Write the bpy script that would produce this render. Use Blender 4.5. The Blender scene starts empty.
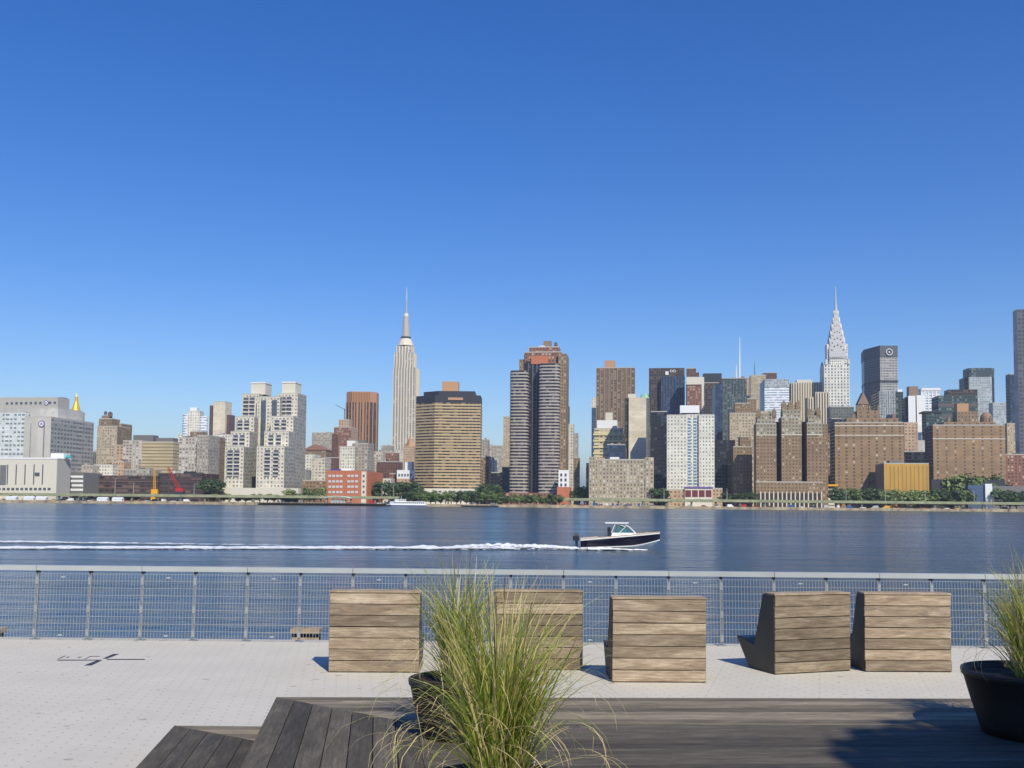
import bpy, bmesh, math, random
from math import radians as R, sin, cos, tan, pi
from mathutils import Vector, Matrix, noise
random.seed(7)
S = bpy.context.scene
COL = S.collection

# ---------------------------------------------------------------- camera
CAMZ, FPX, PITCH, ROLL, SHY = 2.12, 1000.0, R(3.3), 0.0093, 0.0583
cam = bpy.data.cameras.new('camera'); camo = bpy.data.objects.new('camera', cam); COL.objects.link(camo)
fwd = Vector((0, cos(PITCH), sin(PITCH)))
r0 = Vector((1, 0, 0)); u0 = r0.cross(fwd)
right = r0*cos(ROLL) + u0*sin(ROLL); up = u0*cos(ROLL) - r0*sin(ROLL)
M = Matrix((right, up, -fwd)).transposed().to_4x4(); M.translation = Vector((0, 0, CAMZ))
camo.matrix_world = M
cam.sensor_width = 36.0; cam.lens = 36.0*FPX/1024.0; cam.shift_y = SHY
cam.clip_start = 0.05; cam.clip_end = 60000
S.camera = camo

# ---------------------------------------------------------------- light
SUN_EL, SUN_AZ = R(43), R(22)          # behind the camera, to its right
sd = Vector((sin(SUN_AZ)*cos(SUN_EL), -cos(SUN_AZ)*cos(SUN_EL), sin(SUN_EL)))   # towards the sun
W = bpy.data.worlds.new('World'); S.world = W; W.use_nodes = True
nt = W.node_tree; nt.nodes.clear()
sky = nt.nodes.new('ShaderNodeTexSky'); sky.sky_type = 'NISHITA'; sky.sun_disc = False
sky.sun_elevation = SUN_EL; sky.sun_rotation = math.atan2(sd.x, sd.y)
sky.air_density = 1.0; sky.dust_density = 0.1; sky.ozone_density = 4.0; sky.altitude = 0
bg = nt.nodes.new('ShaderNodeBackground'); bg.inputs['Strength'].default_value = 0.138
wo = nt.nodes.new('ShaderNodeOutputWorld')
hs_ = nt.nodes.new('ShaderNodeHueSaturation'); hs_.inputs['Hue'].default_value = .516; hs_.inputs['Saturation'].default_value = 1.36
nt.links.new(sky.outputs[0], hs_.inputs['Color']); nt.links.new(hs_.outputs[0], bg.inputs[0]); nt.links.new(bg.outputs[0], wo.inputs[0])
sl = bpy.data.lights.new('sun', 'SUN'); sl.energy = 4.4; sl.angle = R(0.5); sl.color = (1.0, 0.93, 0.76)
so = bpy.data.objects.new('sun', sl); COL.objects.link(so); so.location = sd*60
so.rotation_euler = (-sd).to_track_quat('-Z', 'Y').to_euler()
S.view_settings.view_transform = 'Standard'; S.view_settings.look = 'None'
S.view_settings.exposure = 0.0; S.view_settings.gamma = 1.0; S.view_settings.use_curve_mapping = False

# ---------------------------------------------------------------- helpers
def at(x, y, D):                       # world point at distance D seen at photo position x, y
    d = fwd + right*((x-512)/FPX) + up*(-(y-384-SHY*1024)/FPX)
    return Vector((0, 0, CAMZ)) + d*(D/d.y)
def gz(x, y, z):                       # world point on the level z seen at photo position x, y
    d = fwd + right*((x-512)/FPX) + up*(-(y-384-SHY*1024)/FPX)
    return Vector((0, 0, CAMZ)) + d*((z-CAMZ)/d.z)
def lin(c):
    return tuple(((v/255)/12.92 if v/255 <= 0.04045 else ((v/255+0.055)/1.055)**2.4) for v in c)

class MB:
    def __init__(s): s.v = []; s.f = []; s.uv = []; s.m = []; s.t = []
    def face(s, pts, uv=None, m=0, t=0.5):
        i = len(s.v); s.v += [tuple(p) for p in pts]; s.f.append(tuple(range(i, i+len(pts))))
        s.uv.append(uv or [(p[0], p[1]) for p in pts]); s.m.append(m); s.t.append(t)
    def prism(s, poly, z0, z1, bay=0, fl=0, m=0, mt=1, cap=True, top=None, t=0.5):
        n = len(poly); top = top or poly; uoff = 0
        nf = max(1, round((z1-z0)/fl)) if fl else 1
        for i in range(n):
            a, b = poly[i], poly[(i+1) % n]; c, d = top[(i+1) % n], top[i]
            w = math.hypot(b[0]-a[0], b[1]-a[1])
            nb = max(1, round(w/bay)) if bay else 1
            if bay: q = [(uoff, 0), (uoff+nb, 0), (uoff+nb, nf), (uoff, nf)]; uoff += nb+3
            else: q = [(uoff, 0), (uoff+w, 0), (uoff+w, z1-z0), (uoff, z1-z0)]; uoff += w+1.37
            s.face([(a[0], a[1], z0), (b[0], b[1], z0), (c[0], c[1], z1), (d[0], d[1], z1)], q, m, t)
        if cap:
            s.face([(p[0], p[1], z1) for p in top], None, mt, t)
            s.face([(p[0], p[1], z0) for p in reversed(poly)], None, mt, t)
    def box(s, x0, x1, y0, y1, z0, z1, bay=0, fl=0, m=0, mt=None, t=0.5):
        s.prism([(x0, y0), (x1, y0), (x1, y1), (x0, y1)], z0, z1, bay, fl, m, m if mt is None else mt, t=t)
    def gable(s, x0, x1, y0, y1, z0, z1, m=0, mr=1):      # ridge along y
        xm = (x0+x1)/2
        s.face([(x0, y0, z0), (x1, y0, z0), (xm, y0, z1)], None, m)
        s.face([(x1, y1, z0), (x0, y1, z0), (xm, y1, z1)], None, m)
        s.face([(x1, y0, z0), (x1, y1, z0), (xm, y1, z1), (xm, y0, z1)], None, mr)
        s.face([(x0, y1, z0), (x0, y0, z0), (xm, y0, z1), (xm, y1, z1)], None, mr)
        s.face([(x0, y0, z0), (x0, y1, z0), (x1, y1, z0), (x1, y0, z0)], None, mr)
    def ring(s, cx, cy, r, n, ph=0): return [(cx+r*cos(ph+2*pi*i/n), cy+r*sin(ph+2*pi*i/n)) for i in range(n)]
    def cyl(s, cx, cy, r0_, r1_, z0, z1, n=10, m=0, t=0.5, bay=0, fl=0, mt=None):
        s.prism(s.ring(cx, cy, r0_, n), z0, z1, bay, fl, m, m if mt is None else mt, True, s.ring(cx, cy, max(r1_, 1e-3), n), t)
    def tube(s, p0, p1, ra, rb=None, n=6, m=0, t=0.5):
        rb = ra if rb is None else rb
        p0 = Vector(p0); p1 = Vector(p1); d = (p1-p0).normalized()
        a = d.orthogonal().normalized(); b = d.cross(a)
        A = [p0+(a*cos(2*pi*i/n)+b*sin(2*pi*i/n))*ra for i in range(n)]
        B_ = [p1+(a*cos(2*pi*i/n)+b*sin(2*pi*i/n))*rb for i in range(n)]
        L = (p1-p0).length
        for i in range(n):
            j = (i+1) % n
            s.face([A[i], A[j], B_[j], B_[i]], [(0, i*.1), (0, i*.1+.1), (L, i*.1+.1), (L, i*.1)], m, t)
        s.face(list(reversed(A)), None, m, t); s.face(B_, None, m, t)
    def poly(s, pts, r, n=6, m=0):
        for a, b in zip(pts, pts[1:]): s.tube(a, b, r, r, n, m)
    def build(s, name, mats, parent=None, loc=None, smooth=False, weld=False):
        off = Vector((0, 0, 0))
        if parent is not None: off = Vector(parent.get('_off', (0, 0, 0)))
        if loc is not None: off = Vector(loc)
        me = bpy.data.meshes.new(name)
        me.from_pydata([(v[0]-off[0], v[1]-off[1], v[2]-off[2]) for v in s.v], [], s.f)
        ul = me.uv_layers.new(name='uv'); k = 0
        flat = [c for q in s.uv for c in q]
        ul.data.foreach_set('uv', [x for c in flat for x in c])
        at_ = me.attributes.new('tint', 'FLOAT', 'FACE'); at_.data.foreach_set('value', s.t)
        me.polygons.foreach_set('material_index', s.m)
        for mt in (mats if isinstance(mats, (list, tuple)) else [mats]): me.materials.append(mt)
        if weld:
            b = bmesh.new(); b.from_mesh(me); bmesh.ops.remove_doubles(b, verts=b.verts, dist=1e-4)
            b.to_mesh(me); b.free()
        if smooth: me.polygons.foreach_set('use_smooth', [True]*len(me.polygons))
        me.update()
        o = bpy.data.objects.new(name, me); COL.objects.link(o)
        o['_off'] = list(off)
        if parent is not None: o.parent = parent
        elif loc is not None: o.location = loc
        return o

def thing(name, label, cat, loc=(0, 0, 0), group=None, off=None, rz=0):
    o = bpy.data.objects.new(name, None); COL.objects.link(o); o.location = loc; o.rotation_euler = (0, 0, rz)
    o.empty_display_size = 0.3
    o['label'] = label; o['category'] = cat
    if group: o['group'] = group
    o['_off'] = list(loc) if off is None else list(off)
    return o
def tag(o, label, cat, group=None, kind=None):
    if label: o['label'] = label
    if cat: o['category'] = cat
    if group: o['group'] = group
    if kind: o['kind'] = kind
    return o
def struct(o): o['kind'] = 'structure'; return o
def dup(root, loc, rz=0, label=None, group=None, sc=None):
    r = root.copy(); COL.objects.link(r); r.location = loc; r.rotation_euler = (0, 0, rz)
    if sc: r.scale = sc if isinstance(sc, tuple) else (sc, sc, sc)
    if label: r['label'] = label
    if group: r['group'] = group
    for ch in list(root.children):
        c = ch.copy(); COL.objects.link(c); c.parent = r
        for g in ch.children:
            d = g.copy(); COL.objects.link(d); d.parent = c
    return r

# ---------------------------------------------------------------- materials
def newmat(name):
    m = bpy.data.materials.new(name); m.use_nodes = True
    return m, m.node_tree, m.node_tree.nodes['Principled BSDF']
def plain(name, c, rough=0.7, metal=0.0, noise_=0.12, scale=3.0, spec=0.5):
    m, t, b = newmat(name)
    tc = t.nodes.new('ShaderNodeTexCoord'); n = t.nodes.new('ShaderNodeTexNoise')
    n.inputs['Scale'].default_value = scale; n.inputs['Detail'].default_value = 5
    t.links.new(tc.outputs['Object'], n.inputs['Vector'])
    mr = t.nodes.new('ShaderNodeMapRange'); mr.inputs['From Min'].default_value = .3; mr.inputs['From Max'].default_value = .7
    mr.inputs['To Min'].default_value = 1-noise_; mr.inputs['To Max'].default_value = 1+noise_
    t.links.new(n.outputs['Fac'], mr.inputs['Value'])
    v = t.nodes.new('ShaderNodeVectorMath'); v.operation = 'SCALE'; v.inputs[0].default_value = c[:3]
    t.links.new(mr.outputs[0], v.inputs['Scale']); t.links.new(v.outputs[0], b.inputs['Base Color'])
    b.inputs['Roughness'].default_value = rough; b.inputs['Metallic'].default_value = metal
    b.inputs['Specular IOR Level'].default_value = spec
    return m
def P(name, srgb, **k): return plain(name, lin(srgb), **k)

def mth(t, op, a, b=None, c=None):
    n = t.nodes.new('ShaderNodeMath'); n.operation = op
    for i, v in enumerate((a, b, c)):
        if v is None: continue
        if isinstance(v, (int, float)): n.inputs[i].default_value = v
        else: t.links.new(v, n.inputs[i])
    return n.outputs[0]
def mixc(t, f, a, b):
    n = t.nodes.new('ShaderNodeMix'); n.data_type = 'RGBA'
    for s_, v in ((n.inputs[0], f), (n.inputs[6], a), (n.inputs[7], b)):
        if isinstance(v, tuple): s_.default_value = (*v[:3], 1)
        elif isinstance(v, (int, float)): s_.default_value = v
        else: t.links.new(v, s_)
    return n.outputs[2]

FAC = {}
def facade(key, wall, win, bay, fl, wx=0.5, wy=0.5, blind=0.25, blindc=None, pier=None, var=0.2, regular=False):
    """wall with a grid of openings: uv counts bays and floors"""
    m, t, b = newmat('facade_'+key)
    wall = lin(wall); win = lin(win); blindc = lin(blindc) if blindc else tuple(min(1, v*0.9+.04) for v in wall)
    uv = t.nodes.new('ShaderNodeUVMap'); sp = t.nodes.new('ShaderNodeSeparateXYZ'); t.links.new(uv.outputs[0], sp.inputs[0])
    u, v = sp.outputs[0], sp.outputs[1]
    fx = mth(t, 'FRACT', u); fy = mth(t, 'FRACT', v)
    cw = t.nodes.new('ShaderNodeTexWhiteNoise'); cw.noise_dimensions = '1D'; t.links.new(mth(t, 'ADD', mth(t, 'FLOOR', u), mth(t, 'MULTIPLY', wall[0], 91.7)), cw.inputs['W'])
    hwid = mth(t, 'MULTIPLY', mth(t, 'ADD', .62, mth(t, 'MULTIPLY', cw.outputs['Value'], .62)), wx/2) if not regular else wx/2
    ax = mth(t, 'LESS_THAN', mth(t, 'ABSOLUTE', mth(t, 'SUBTRACT', fx, .5)), hwid) if wx < 1 else None
    ay = mth(t, 'LESS_THAN', mth(t, 'ABSOLUTE', mth(t, 'SUBTRACT', fy, .48)), wy/2) if wy < 1 else None
    mask = ax if ay is None else (ay if ax is None else mth(t, 'MULTIPLY', ax, ay))
    oi = t.nodes.new('ShaderNodeObjectInfo')
    cv = t.nodes.new('ShaderNodeCombineXYZ')
    t.links.new(mth(t, 'FLOOR', u), cv.inputs[0]); t.links.new(mth(t, 'FLOOR', v), cv.inputs[1]); t.links.new(mth(t, 'MULTIPLY', oi.outputs['Random'], 50.0), cv.inputs[2])
    wn = t.nodes.new('ShaderNodeTexWhiteNoise'); t.links.new(cv.outputs[0], wn.inputs['Vector'])
    bl = mth(t, 'LESS_THAN', wn.outputs['Value'], blind)
    wc = mixc(t, mth(t, 'MULTIPLY', bl, 0.8), win, blindc)
    # a little weathering and floor-by-floor variation of the wall
    tc = t.nodes.new('ShaderNodeTexCoord'); n = t.nodes.new('ShaderNodeTexNoise'); n.inputs['Scale'].default_value = 0.09; n.inputs['Detail'].default_value = 6; n.inputs['Roughness'].default_value = .65
    t.links.new(tc.outputs['Object'], n.inputs['Vector'])
    n2 = t.nodes.new('ShaderNodeTexNoise'); n2.inputs['Scale'].default_value = 0.9; n2.inputs['Detail'].default_value = 2
    t.links.new(uv.outputs[0], n2.inputs['Vector'])
    mr = t.nodes.new('ShaderNodeMapRange'); mr.inputs['From Min'].default_value = .3; mr.inputs['From Max'].default_value = .7
    mr.inputs['To Min'].default_value = 1-var; mr.inputs['To Max'].default_value = 1+var
    t.links.new(mth(t, 'MULTIPLY', mth(t, 'ADD', n.outputs['Fac'], n2.outputs['Fac']), .5), mr.inputs['Value'])
    fw = t.nodes.new('ShaderNodeTexWhiteNoise'); fw.noise_dimensions = '1D'; t.links.new(mth(t, 'ADD', mth(t, 'FLOOR', v), mth(t, 'MULTIPLY', oi.outputs['Random'], 33.0)), fw.inputs['W'])
    tone = mth(t, 'MULTIPLY', mr.outputs[0], mth(t, 'ADD', .86, mth(t, 'ADD', mth(t, 'MULTIPLY', fw.outputs['Value'], .16), mth(t, 'MULTIPLY', cw.outputs['Value'], .12))))
    sc = t.nodes.new('ShaderNodeVectorMath'); sc.operation = 'SCALE'; sc.inputs[0].default_value = wall; t.links.new(tone, sc.inputs['Scale'])
    colr = sc.outputs[0]
    if pier:
        pm = mth(t, 'LESS_THAN', mth(t, 'ABSOLUTE', mth(t, 'SUBTRACT', fx, .5)), wx/2)
        colr = mixc(t, pm, colr, lin(pier))
    t.links.new(mixc(t, mask, colr, wc), b.inputs['Base Color'])
    t.links.new(mth(t, 'SUBTRACT', .85, mth(t, 'MULTIPLY', mask, .62)), b.inputs['Roughness'])
    t.links.new(mth(t, 'ADD', .25, mth(t, 'MULTIPLY', mask, .35)), b.inputs['Specular IOR Level'])
    FAC[key] = (m, bay, fl)
    return m
# key, wall, window, bay, floor, window share x / y
D4 = (38, 42, 50)
facade('cream', (217, 208, 189), (136, 134, 131), 3.4, 3.3, .5, .5)
facade('blank', (220, 209, 184), (142, 133, 115), 9, 7, .1, .08)
facade('blankgrey', (195, 191, 184), (128, 127, 127), 9, 8, .08, .1)
facade('hospband', (216, 221, 218), (122, 139, 141), 4.2, 4.2, .75, .42, .3, (235, 235, 230))
facade('hospside', (168, 167, 161), (108, 113, 116), 5.0, 4.0, .85, .45, .2)
facade('hospbeige', (202, 197, 185), (110, 109, 110), 12, 60, .06, .9)
facade('greybrick', (172, 163, 150), (123, 118, 113), 3.4, 3.2, .45, .5, .3, (215, 210, 200))
facade('tanbrick', (188, 172, 145), (132, 120, 103), 3.2, 3.2, .45, .5, .3, (225, 215, 195))
facade('brownbrick', (144, 124, 98), (97, 83, 75), 3.0, 3.1, .42, .48, .18, (205, 190, 170))
facade('tudor', (149, 126, 99), (101, 85, 76), 3.1, 3.1, .42, .46, .12, (214, 200, 180))
facade('tudortop', (164, 155, 131), (114, 105, 97), 3.0, 3.1, .5, .5, .2, (220, 210, 196))
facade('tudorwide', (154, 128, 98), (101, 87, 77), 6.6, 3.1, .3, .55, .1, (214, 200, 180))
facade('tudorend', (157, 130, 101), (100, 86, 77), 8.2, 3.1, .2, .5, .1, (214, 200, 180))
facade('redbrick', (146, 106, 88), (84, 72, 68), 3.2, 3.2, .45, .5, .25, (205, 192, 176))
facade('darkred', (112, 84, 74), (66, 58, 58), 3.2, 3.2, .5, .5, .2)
facade('orangetan', (192, 164, 136), (112, 98, 88), 3.4, 3.4, .4, .45, .25)
facade('white', (226, 222, 206), (146, 146, 146), 2.9, 3.2, .44, .5, .2)
facade('whiteband', (240, 242, 243), (146, 162, 184), 3.6, 3.6, 1.0, .42, .2)
facade('paleband', (229, 226, 213), (136, 135, 131), 30, 4.4, 1.0, .35, .1)
facade('tanband', (198, 185, 150), (152, 135, 101), 20, 3.5, 1.0, .4, .1)
facade('striped', (239, 239, 236), (127, 129, 133), 40, 5.2, 1.0, .45, .0)
facade('yellow', (208, 162, 80), (156, 130, 82), 3.4, 60, .26, .94, .1)
facade('terrace', (216, 204, 168), (119, 110, 91), 5.2, 3.3, .84, .5, .25)
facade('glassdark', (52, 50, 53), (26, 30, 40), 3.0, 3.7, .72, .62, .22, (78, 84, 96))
facade('glassblue', (62, 72, 90), (40, 56, 84), 2.6, 3.7, .74, .7, .3, (78, 98, 130))
facade('glassgreen', (77, 90, 90), (40, 56, 60), 3.2, 3.8, .6, .5, .35, (150, 160, 150))
facade('glasspale', (177, 183, 184), (122, 136, 146), 2.6, 3.6, .6, .55, .3, (200, 205, 205))
facade('bronzegrid', (88, 78, 71), (40, 36, 38), 3.0, 3.5, .6, .6, .25, (120, 104, 88))
facade('brownstrip', (131, 114, 92), (82, 71, 65), 4.4, 3.1, .52, .55, .3, (180, 160, 140))
facade('pinstripe', (220, 212, 190), (146, 138, 122), 3.4, 60, .42, .985, .05)
facade('pindark', (146, 139, 126), (88, 86, 88), 3.4, 60, .5, .98, .05)
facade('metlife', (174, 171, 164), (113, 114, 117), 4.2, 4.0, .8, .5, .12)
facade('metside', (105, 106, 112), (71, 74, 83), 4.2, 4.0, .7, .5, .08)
facade('chrysler', (230, 226, 212), (128, 130, 134), 4.4, 4.6, .48, .6, .1)
facade('esb', (206, 196, 178), (98, 94, 94), 5.2, 3.8, 1.0, .66, .1)
facade('rivglass', (122, 107, 90), (62, 50, 42), 3.4, 3.05, .84, 1.0, .3, (168, 148, 118))
facade('corglass', (81, 71, 72), (46, 44, 52), 3.0, 3.1, .86, 1.0, .25, (140, 130, 128))
facade('waterside', (217, 208, 188), (136, 134, 133), 3.4, 3.3, .44, .46, .15)
facade('waterrib', (166, 163, 154), (117, 116, 113), 2.6, 3.3, .5, .62, .3, (190, 186, 172))
facade('mixed', (192, 183, 170), (133, 122, 115), 3.6, 3.2, .55, .55, .4, (232, 228, 218))
facade('arcade', (200, 188, 167), (104, 94, 85), 4.8, 40, .5, .8, .0)
facade('site', (84, 72, 68), (59, 50, 50), 5.5, 3.6, .8, .5, .3, (128, 104, 92))
facade('dormblock', (176, 162, 138), (112, 106, 100), 3.0, 3.3, .45, .5, .4, (226, 222, 210))
facade('green', (117, 119, 113), (75, 80, 82), 3.0, 3.4, .5, .5, .2)

ROOF = P('roof_felt', (120, 114, 106)); ROOFL = P('roof_pale', (206, 204, 198))
CREAM = P('precast_cream', (222, 215, 197)); WHITE = P('white_render', (240, 240, 238), noise_=.05)
TERRA = P('terracotta_plant_room', (192, 148, 110)); BROWN = P('brown_brick', (148, 124, 104)); DARK = P('dark_metal_panel', (56, 56, 62), rough=.5)
GREYM = P('grey_louvre', (120, 118, 116)); SLATE = P('slate_roof', (150, 112, 90)); BLUEP = P('blue_tarpaulin', (60, 70, 150)); GOLD = P('gilded_roof', (236, 186, 60), rough=.35, metal=.3)
COPPER = P('green_copper', (150, 196, 170)); STEELC = P('polished_steel_crown', (204, 202, 198), rough=.5, metal=.1)
GLASSW = P('window_glass', (86, 94, 102), rough=.15, noise_=.3, scale=.3); GLASSL = P('window_pale', (206, 206, 204), rough=.3)
WOODT = P('tank_cedar', (122, 92, 68)); REDP = P('red_paint', (190, 40, 40), rough=.45); YELP = P('yellow_paint', (232, 170, 40), rough=.45)
CONC = P('concrete_grey', (186, 182, 172)); GREENS = P('green_steel', (140, 150, 128))
PURP = P('purple_sign', (112, 96, 156), rough=.5); RIVBAND = P('tan_spandrel', (196, 172, 132)); CORBAND = P('banded_spandrel', (182, 172, 162)); CORDARK = P('mauve_brick', (120, 92, 92))

# ---------------------------------------------------------------- ground, water, banks
WZ, LZ = -2.6, -0.9
def water_mat():
    m, t, b = newmat('river_water')
    tc = t.nodes.new('ShaderNodeTexCoord')
    hs = []
    for sx, sy, sc, dist, wgt in ((.30, 1.0, .30, 0, 1.6), (.45, 1.0, 1.1, 0, .6), (.7, 1.0, 4.5, 0, .16)):
        mp = t.nodes.new('ShaderNodeMapping'); mp.inputs['Scale'].default_value = (sx, sy, 1)
        mp.inputs['Rotation'].default_value = (0, 0, R(9)*wgt)
        t.links.new(tc.outputs['Object'], mp.inputs['Vector'])
        n = t.nodes.new('ShaderNodeTexNoise'); n.inputs['Scale'].default_value = sc; n.inputs['Detail'].default_value = 3; n.inputs['Roughness'].default_value = .6
        t.links.new(mp.outputs[0], n.inputs['Vector']); hs.append(mth(t, 'MULTIPLY', n.outputs['Fac'], wgt))
    h = mth(t, 'ADD', mth(t, 'ADD', hs[0], hs[1]), hs[2])
    # calm lanes and gusts far larger than the waves
    mp = t.nodes.new('ShaderNodeMapping'); mp.inputs['Scale'].default_value = (.003, .03, 1); t.links.new(tc.outputs['Object'], mp.inputs['Vector'])
    g = t.nodes.new('ShaderNodeTexNoise'); g.inputs['Scale'].default_value = 1.6; g.inputs['Detail'].default_value = 5; t.links.new(mp.outputs[0], g.inputs['Vector'])
    gr = t.nodes.new('ShaderNodeMapRange'); gr.inputs['From Min'].default_value = .35; gr.inputs['From Max'].default_value = .65; gr.inputs['To Min'].default_value = .12; gr.inputs['To Max'].default_value = 1.0
    t.links.new(g.outputs['Fac'], gr.inputs['Value'])
    bp = t.nodes.new('ShaderNodeBump'); bp.inputs['Distance'].default_value = 0.8; t.links.new(h, bp.inputs['Height']); t.links.new(gr.outputs[0], bp.inputs['Strength'])
    t.links.new(bp.outputs[0], b.inputs['Normal'])
    b.inputs['Base Color'].default_value = (*lin((54, 80, 98)), 1)
    b.inputs['Roughness'].default_value = .16; b.inputs['IOR'].default_value = 1.33
    return m
WATER = water_mat()
mb = MB(); mb.face([(-9000, 12, WZ), (9000, 12, WZ), (9000, 30000, WZ), (-9000, 30000, WZ)]); mb.face([(-9000, -9000, WZ), (9000, -9000, WZ), (9000, 12, WZ), (-9000, 12, WZ)])
struct(mb.build('river_water', WATER))

SHORE = 800.0
mb = MB()
GRD = P('far_bank_ground', (150, 140, 122), scale=.05, noise_=.25)
QUAY = P('quay_stone', (168, 152, 124), scale=.25, noise_=.45)
mb.box(-2600, 2600, SHORE, 5200, WZ-2, LZ, m=0)
struct(mb.build('far_bank', GRD))
mb = MB(); rnd = random.Random(3)
x = -1200
while x < 1200:
    w = rnd.uniform(14, 30); mb.box(x, x+w-.15, SHORE-1.2+rnd.uniform(-.4, .4), SHORE-.05, WZ-1, LZ+rnd.uniform(.15, .7)); x += w
struct(mb.build('quay_edge', QUAY))

# near plaza
def paving_mat():
    m, t, b = newmat('pale_paving')
    tc = t.nodes.new('ShaderNodeTexCoord'); sp = t.nodes.new('ShaderNodeSeparateXYZ')
    mp = t.nodes.new('ShaderNodeMapping'); mp.inputs['Rotation'].default_value = (0, 0, R(17)); t.links.new(tc.outputs['Object'], mp.inputs['Vector']); t.links.new(mp.outputs[0], sp.inputs[0])
    g = 0.15
    ux = mth(t, 'DIVIDE', sp.outputs[0], g); uy = mth(t, 'DIVIDE', sp.outputs[1], g)
    off = mth(t, 'MULTIPLY', mth(t, 'MODULO', mth(t, 'ABSOLUTE', mth(t, 'FLOOR', uy)), 2.0), .5)
    dx = mth(t, 'SUBTRACT', mth(t, 'FRACT', mth(t, 'ADD', ux, off)), .5); dy = mth(t, 'SUBTRACT', mth(t, 'FRACT', uy), .5)
    r = mth(t, 'SQRT', mth(t, 'ADD', mth(t, 'MULTIPLY', dx, dx), mth(t, 'MULTIPLY', dy, dy)))
    dot = mth(t, 'LESS_THAN', r, .085)
    n = t.nodes.new('ShaderNodeTexNoise'); n.inputs['Scale'].default_value = 1.3; n.inputs['Detail'].default_value = 8; n.inputs['Roughness'].default_value = .7; t.links.new(tc.outputs['Object'], n.inputs['Vector'])
    n2 = t.nodes.new('ShaderNodeTexNoise'); n2.inputs['Scale'].default_value = 60; n2.inputs['Detail'].default_value = 3; t.links.new(tc.outputs['Object'], n2.inputs['Vector'])
    base = mixc(t, n.outputs['Fac'], lin((200, 193, 177)), lin((228, 221, 205)))
    base = mixc(t, mth(t, 'MULTIPLY', n2.outputs['Fac'], .35), base, lin((160, 156, 150)))
    vor = t.nodes.new('ShaderNodeTexNoise'); vor.inputs['Scale'].default_value = 5.5; vor.inputs['Detail'].default_value = 1; t.links.new(tc.outputs['Object'], vor.inputs['Vector'])
    spot = mth(t, 'GREATER_THAN', vor.outputs['Fac'], .735)
    base = mixc(t, mth(t, 'MULTIPLY', spot, .5), base, lin((124, 120, 110)))
    fade = mth(t, 'GREATER_THAN', n.outputs['Fac'], .42)
    # slab joints
    mj = lambda s_, w_: mth(t, 'LESS_THAN', mth(t, 'FRACT', mth(t, 'DIVIDE', s_, w_)), .012)
    jn = mth(t, 'MAXIMUM', mj(sp.outputs[0], 1.2), mj(sp.outputs[1], 1.2))
    base = mixc(t, mth(t, 'MULTIPLY', jn, .12), base, lin((130, 126, 120)))
    c = mixc(t, mth(t, 'MULTIPLY', dot, mth(t, 'ADD', .2, mth(t, 'MULTIPLY', fade, .3))), base, lin((110, 106, 100)))
    t.links.new(c, b.inputs['Base Color']); b.inputs['Roughness'].default_value = .85
    bp = t.nodes.new('ShaderNodeBump'); bp.inputs['Strength'].default_value = .25; bp.inputs['Distance'].default_value = .01
    t.links.new(n2.outputs['Fac'], bp.inputs['Height']); t.links.new(bp.outputs[0], b.inputs['Normal'])
    return m
PAV = paving_mat()
EDGE = 15.25
mb = MB(); mb.box(-60, 60, -60, EDGE, -6, 0)
struct(mb.build('plaza_paving', PAV))

# ---------------------------------------------------------------- fence along the water
STEEL = P('galvanised_steel', (162, 164, 164), rough=.45, metal=.35, noise_=.08, scale=8)
WIRE = P('galvanised_wire', (158, 164, 168), rough=.5, metal=.2, noise_=.05)
RAILM = P('brushed_rail', (178, 182, 180), rough=.4, metal=.15, noise_=.07, scale=2)
DSTEEL = P('dark_bracket', (60, 62, 66), rough=.5, metal=.5)
fl_ = at(36, 600, 15.05); fr_ = at(721.5, 600, 15.05); sp_ = (fr_.x-fl_.x)/13.0
fence = thing('steel_mesh_fence', 'low galvanised steel mesh fence with flat pale top rail along the river edge', 'fence', (0, 15.05, 0))
FY = 15.05
def lean(z): return FY + 0.05*z
k0 = -12
XF0 = fl_.x + k0*sp_; NP = 38
for i in range(NP):
    x = XF0 + i*sp_
    mb = MB()
    for s_ in (-1, 1):
        mb.prism([(x+s_*.009-.005, FY-.02), (x+s_*.009+.005, FY-.02), (x+s_*.009+.005, FY+.03), (x+s_*.009-.005, FY+.03)], .0, 1.02, top=[(x+s_*.009-.005, lean(1.02)-.02), (x+s_*.009+.005, lean(1.02)-.02), (x+s_*.009+.005, lean(1.02)+.03), (x+s_*.009-.005, lean(1.02)+.03)], mt=0)
    mb.box(x-.06, x+.06, FY-.05, FY+.07, .0, .012)
    po = mb.build('post', STEEL, fence)
    for z0, z1, dy in ((.985, 1.035, -.03), (.82, .93, -.032), (.41, .51, -.032), (.06, .16, -.032)):
        mb = MB(); mb.box(x-.019, x+.019, lean(z1)+dy-.006, lean(z1)+(.03 if z1 > 1 else dy+.006), z0, z1); mb.build('bracket', DSTEEL if z1 > 1 else STEEL, po)
for i in range(NP-1):
    x0 = XF0+i*sp_; x1 = x0+sp_; mb = MB()
    nx = 17
    for k in range(nx):
        x = x0 + (k+.5)*sp_/nx
        a = .0022
        mb.prism([(x-a, FY-.03-a), (x+a, FY-.03-a), (x+a, FY-.03+a), (x-a, FY-.03+a)], .03, 1.0, top=[(x-a, lean(1)-.03-a), (x+a, lean(1)-.03-a), (x+a, lean(1)-.03+a), (x-a, lean(1)-.03+a)], mt=0)
    for k in range(10):
        z = .035 + k*.105
        mb.box(x0+.01, x1-.01, lean(z)-.038, lean(z)-.0335, z-.0028, z+.0028)
    mb.build('mesh_panel', WIRE, fence)
    if i % 2 == 0:
        xm = (x0+x1)/2
        for z in (.93, .075): mb = MB(); mb.box(xm-.03, xm+.03, lean(z)-.047, lean(z)-.04, z-.009, z+.009); mb.build('clip', RAILM, fence)
i = 0
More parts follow.
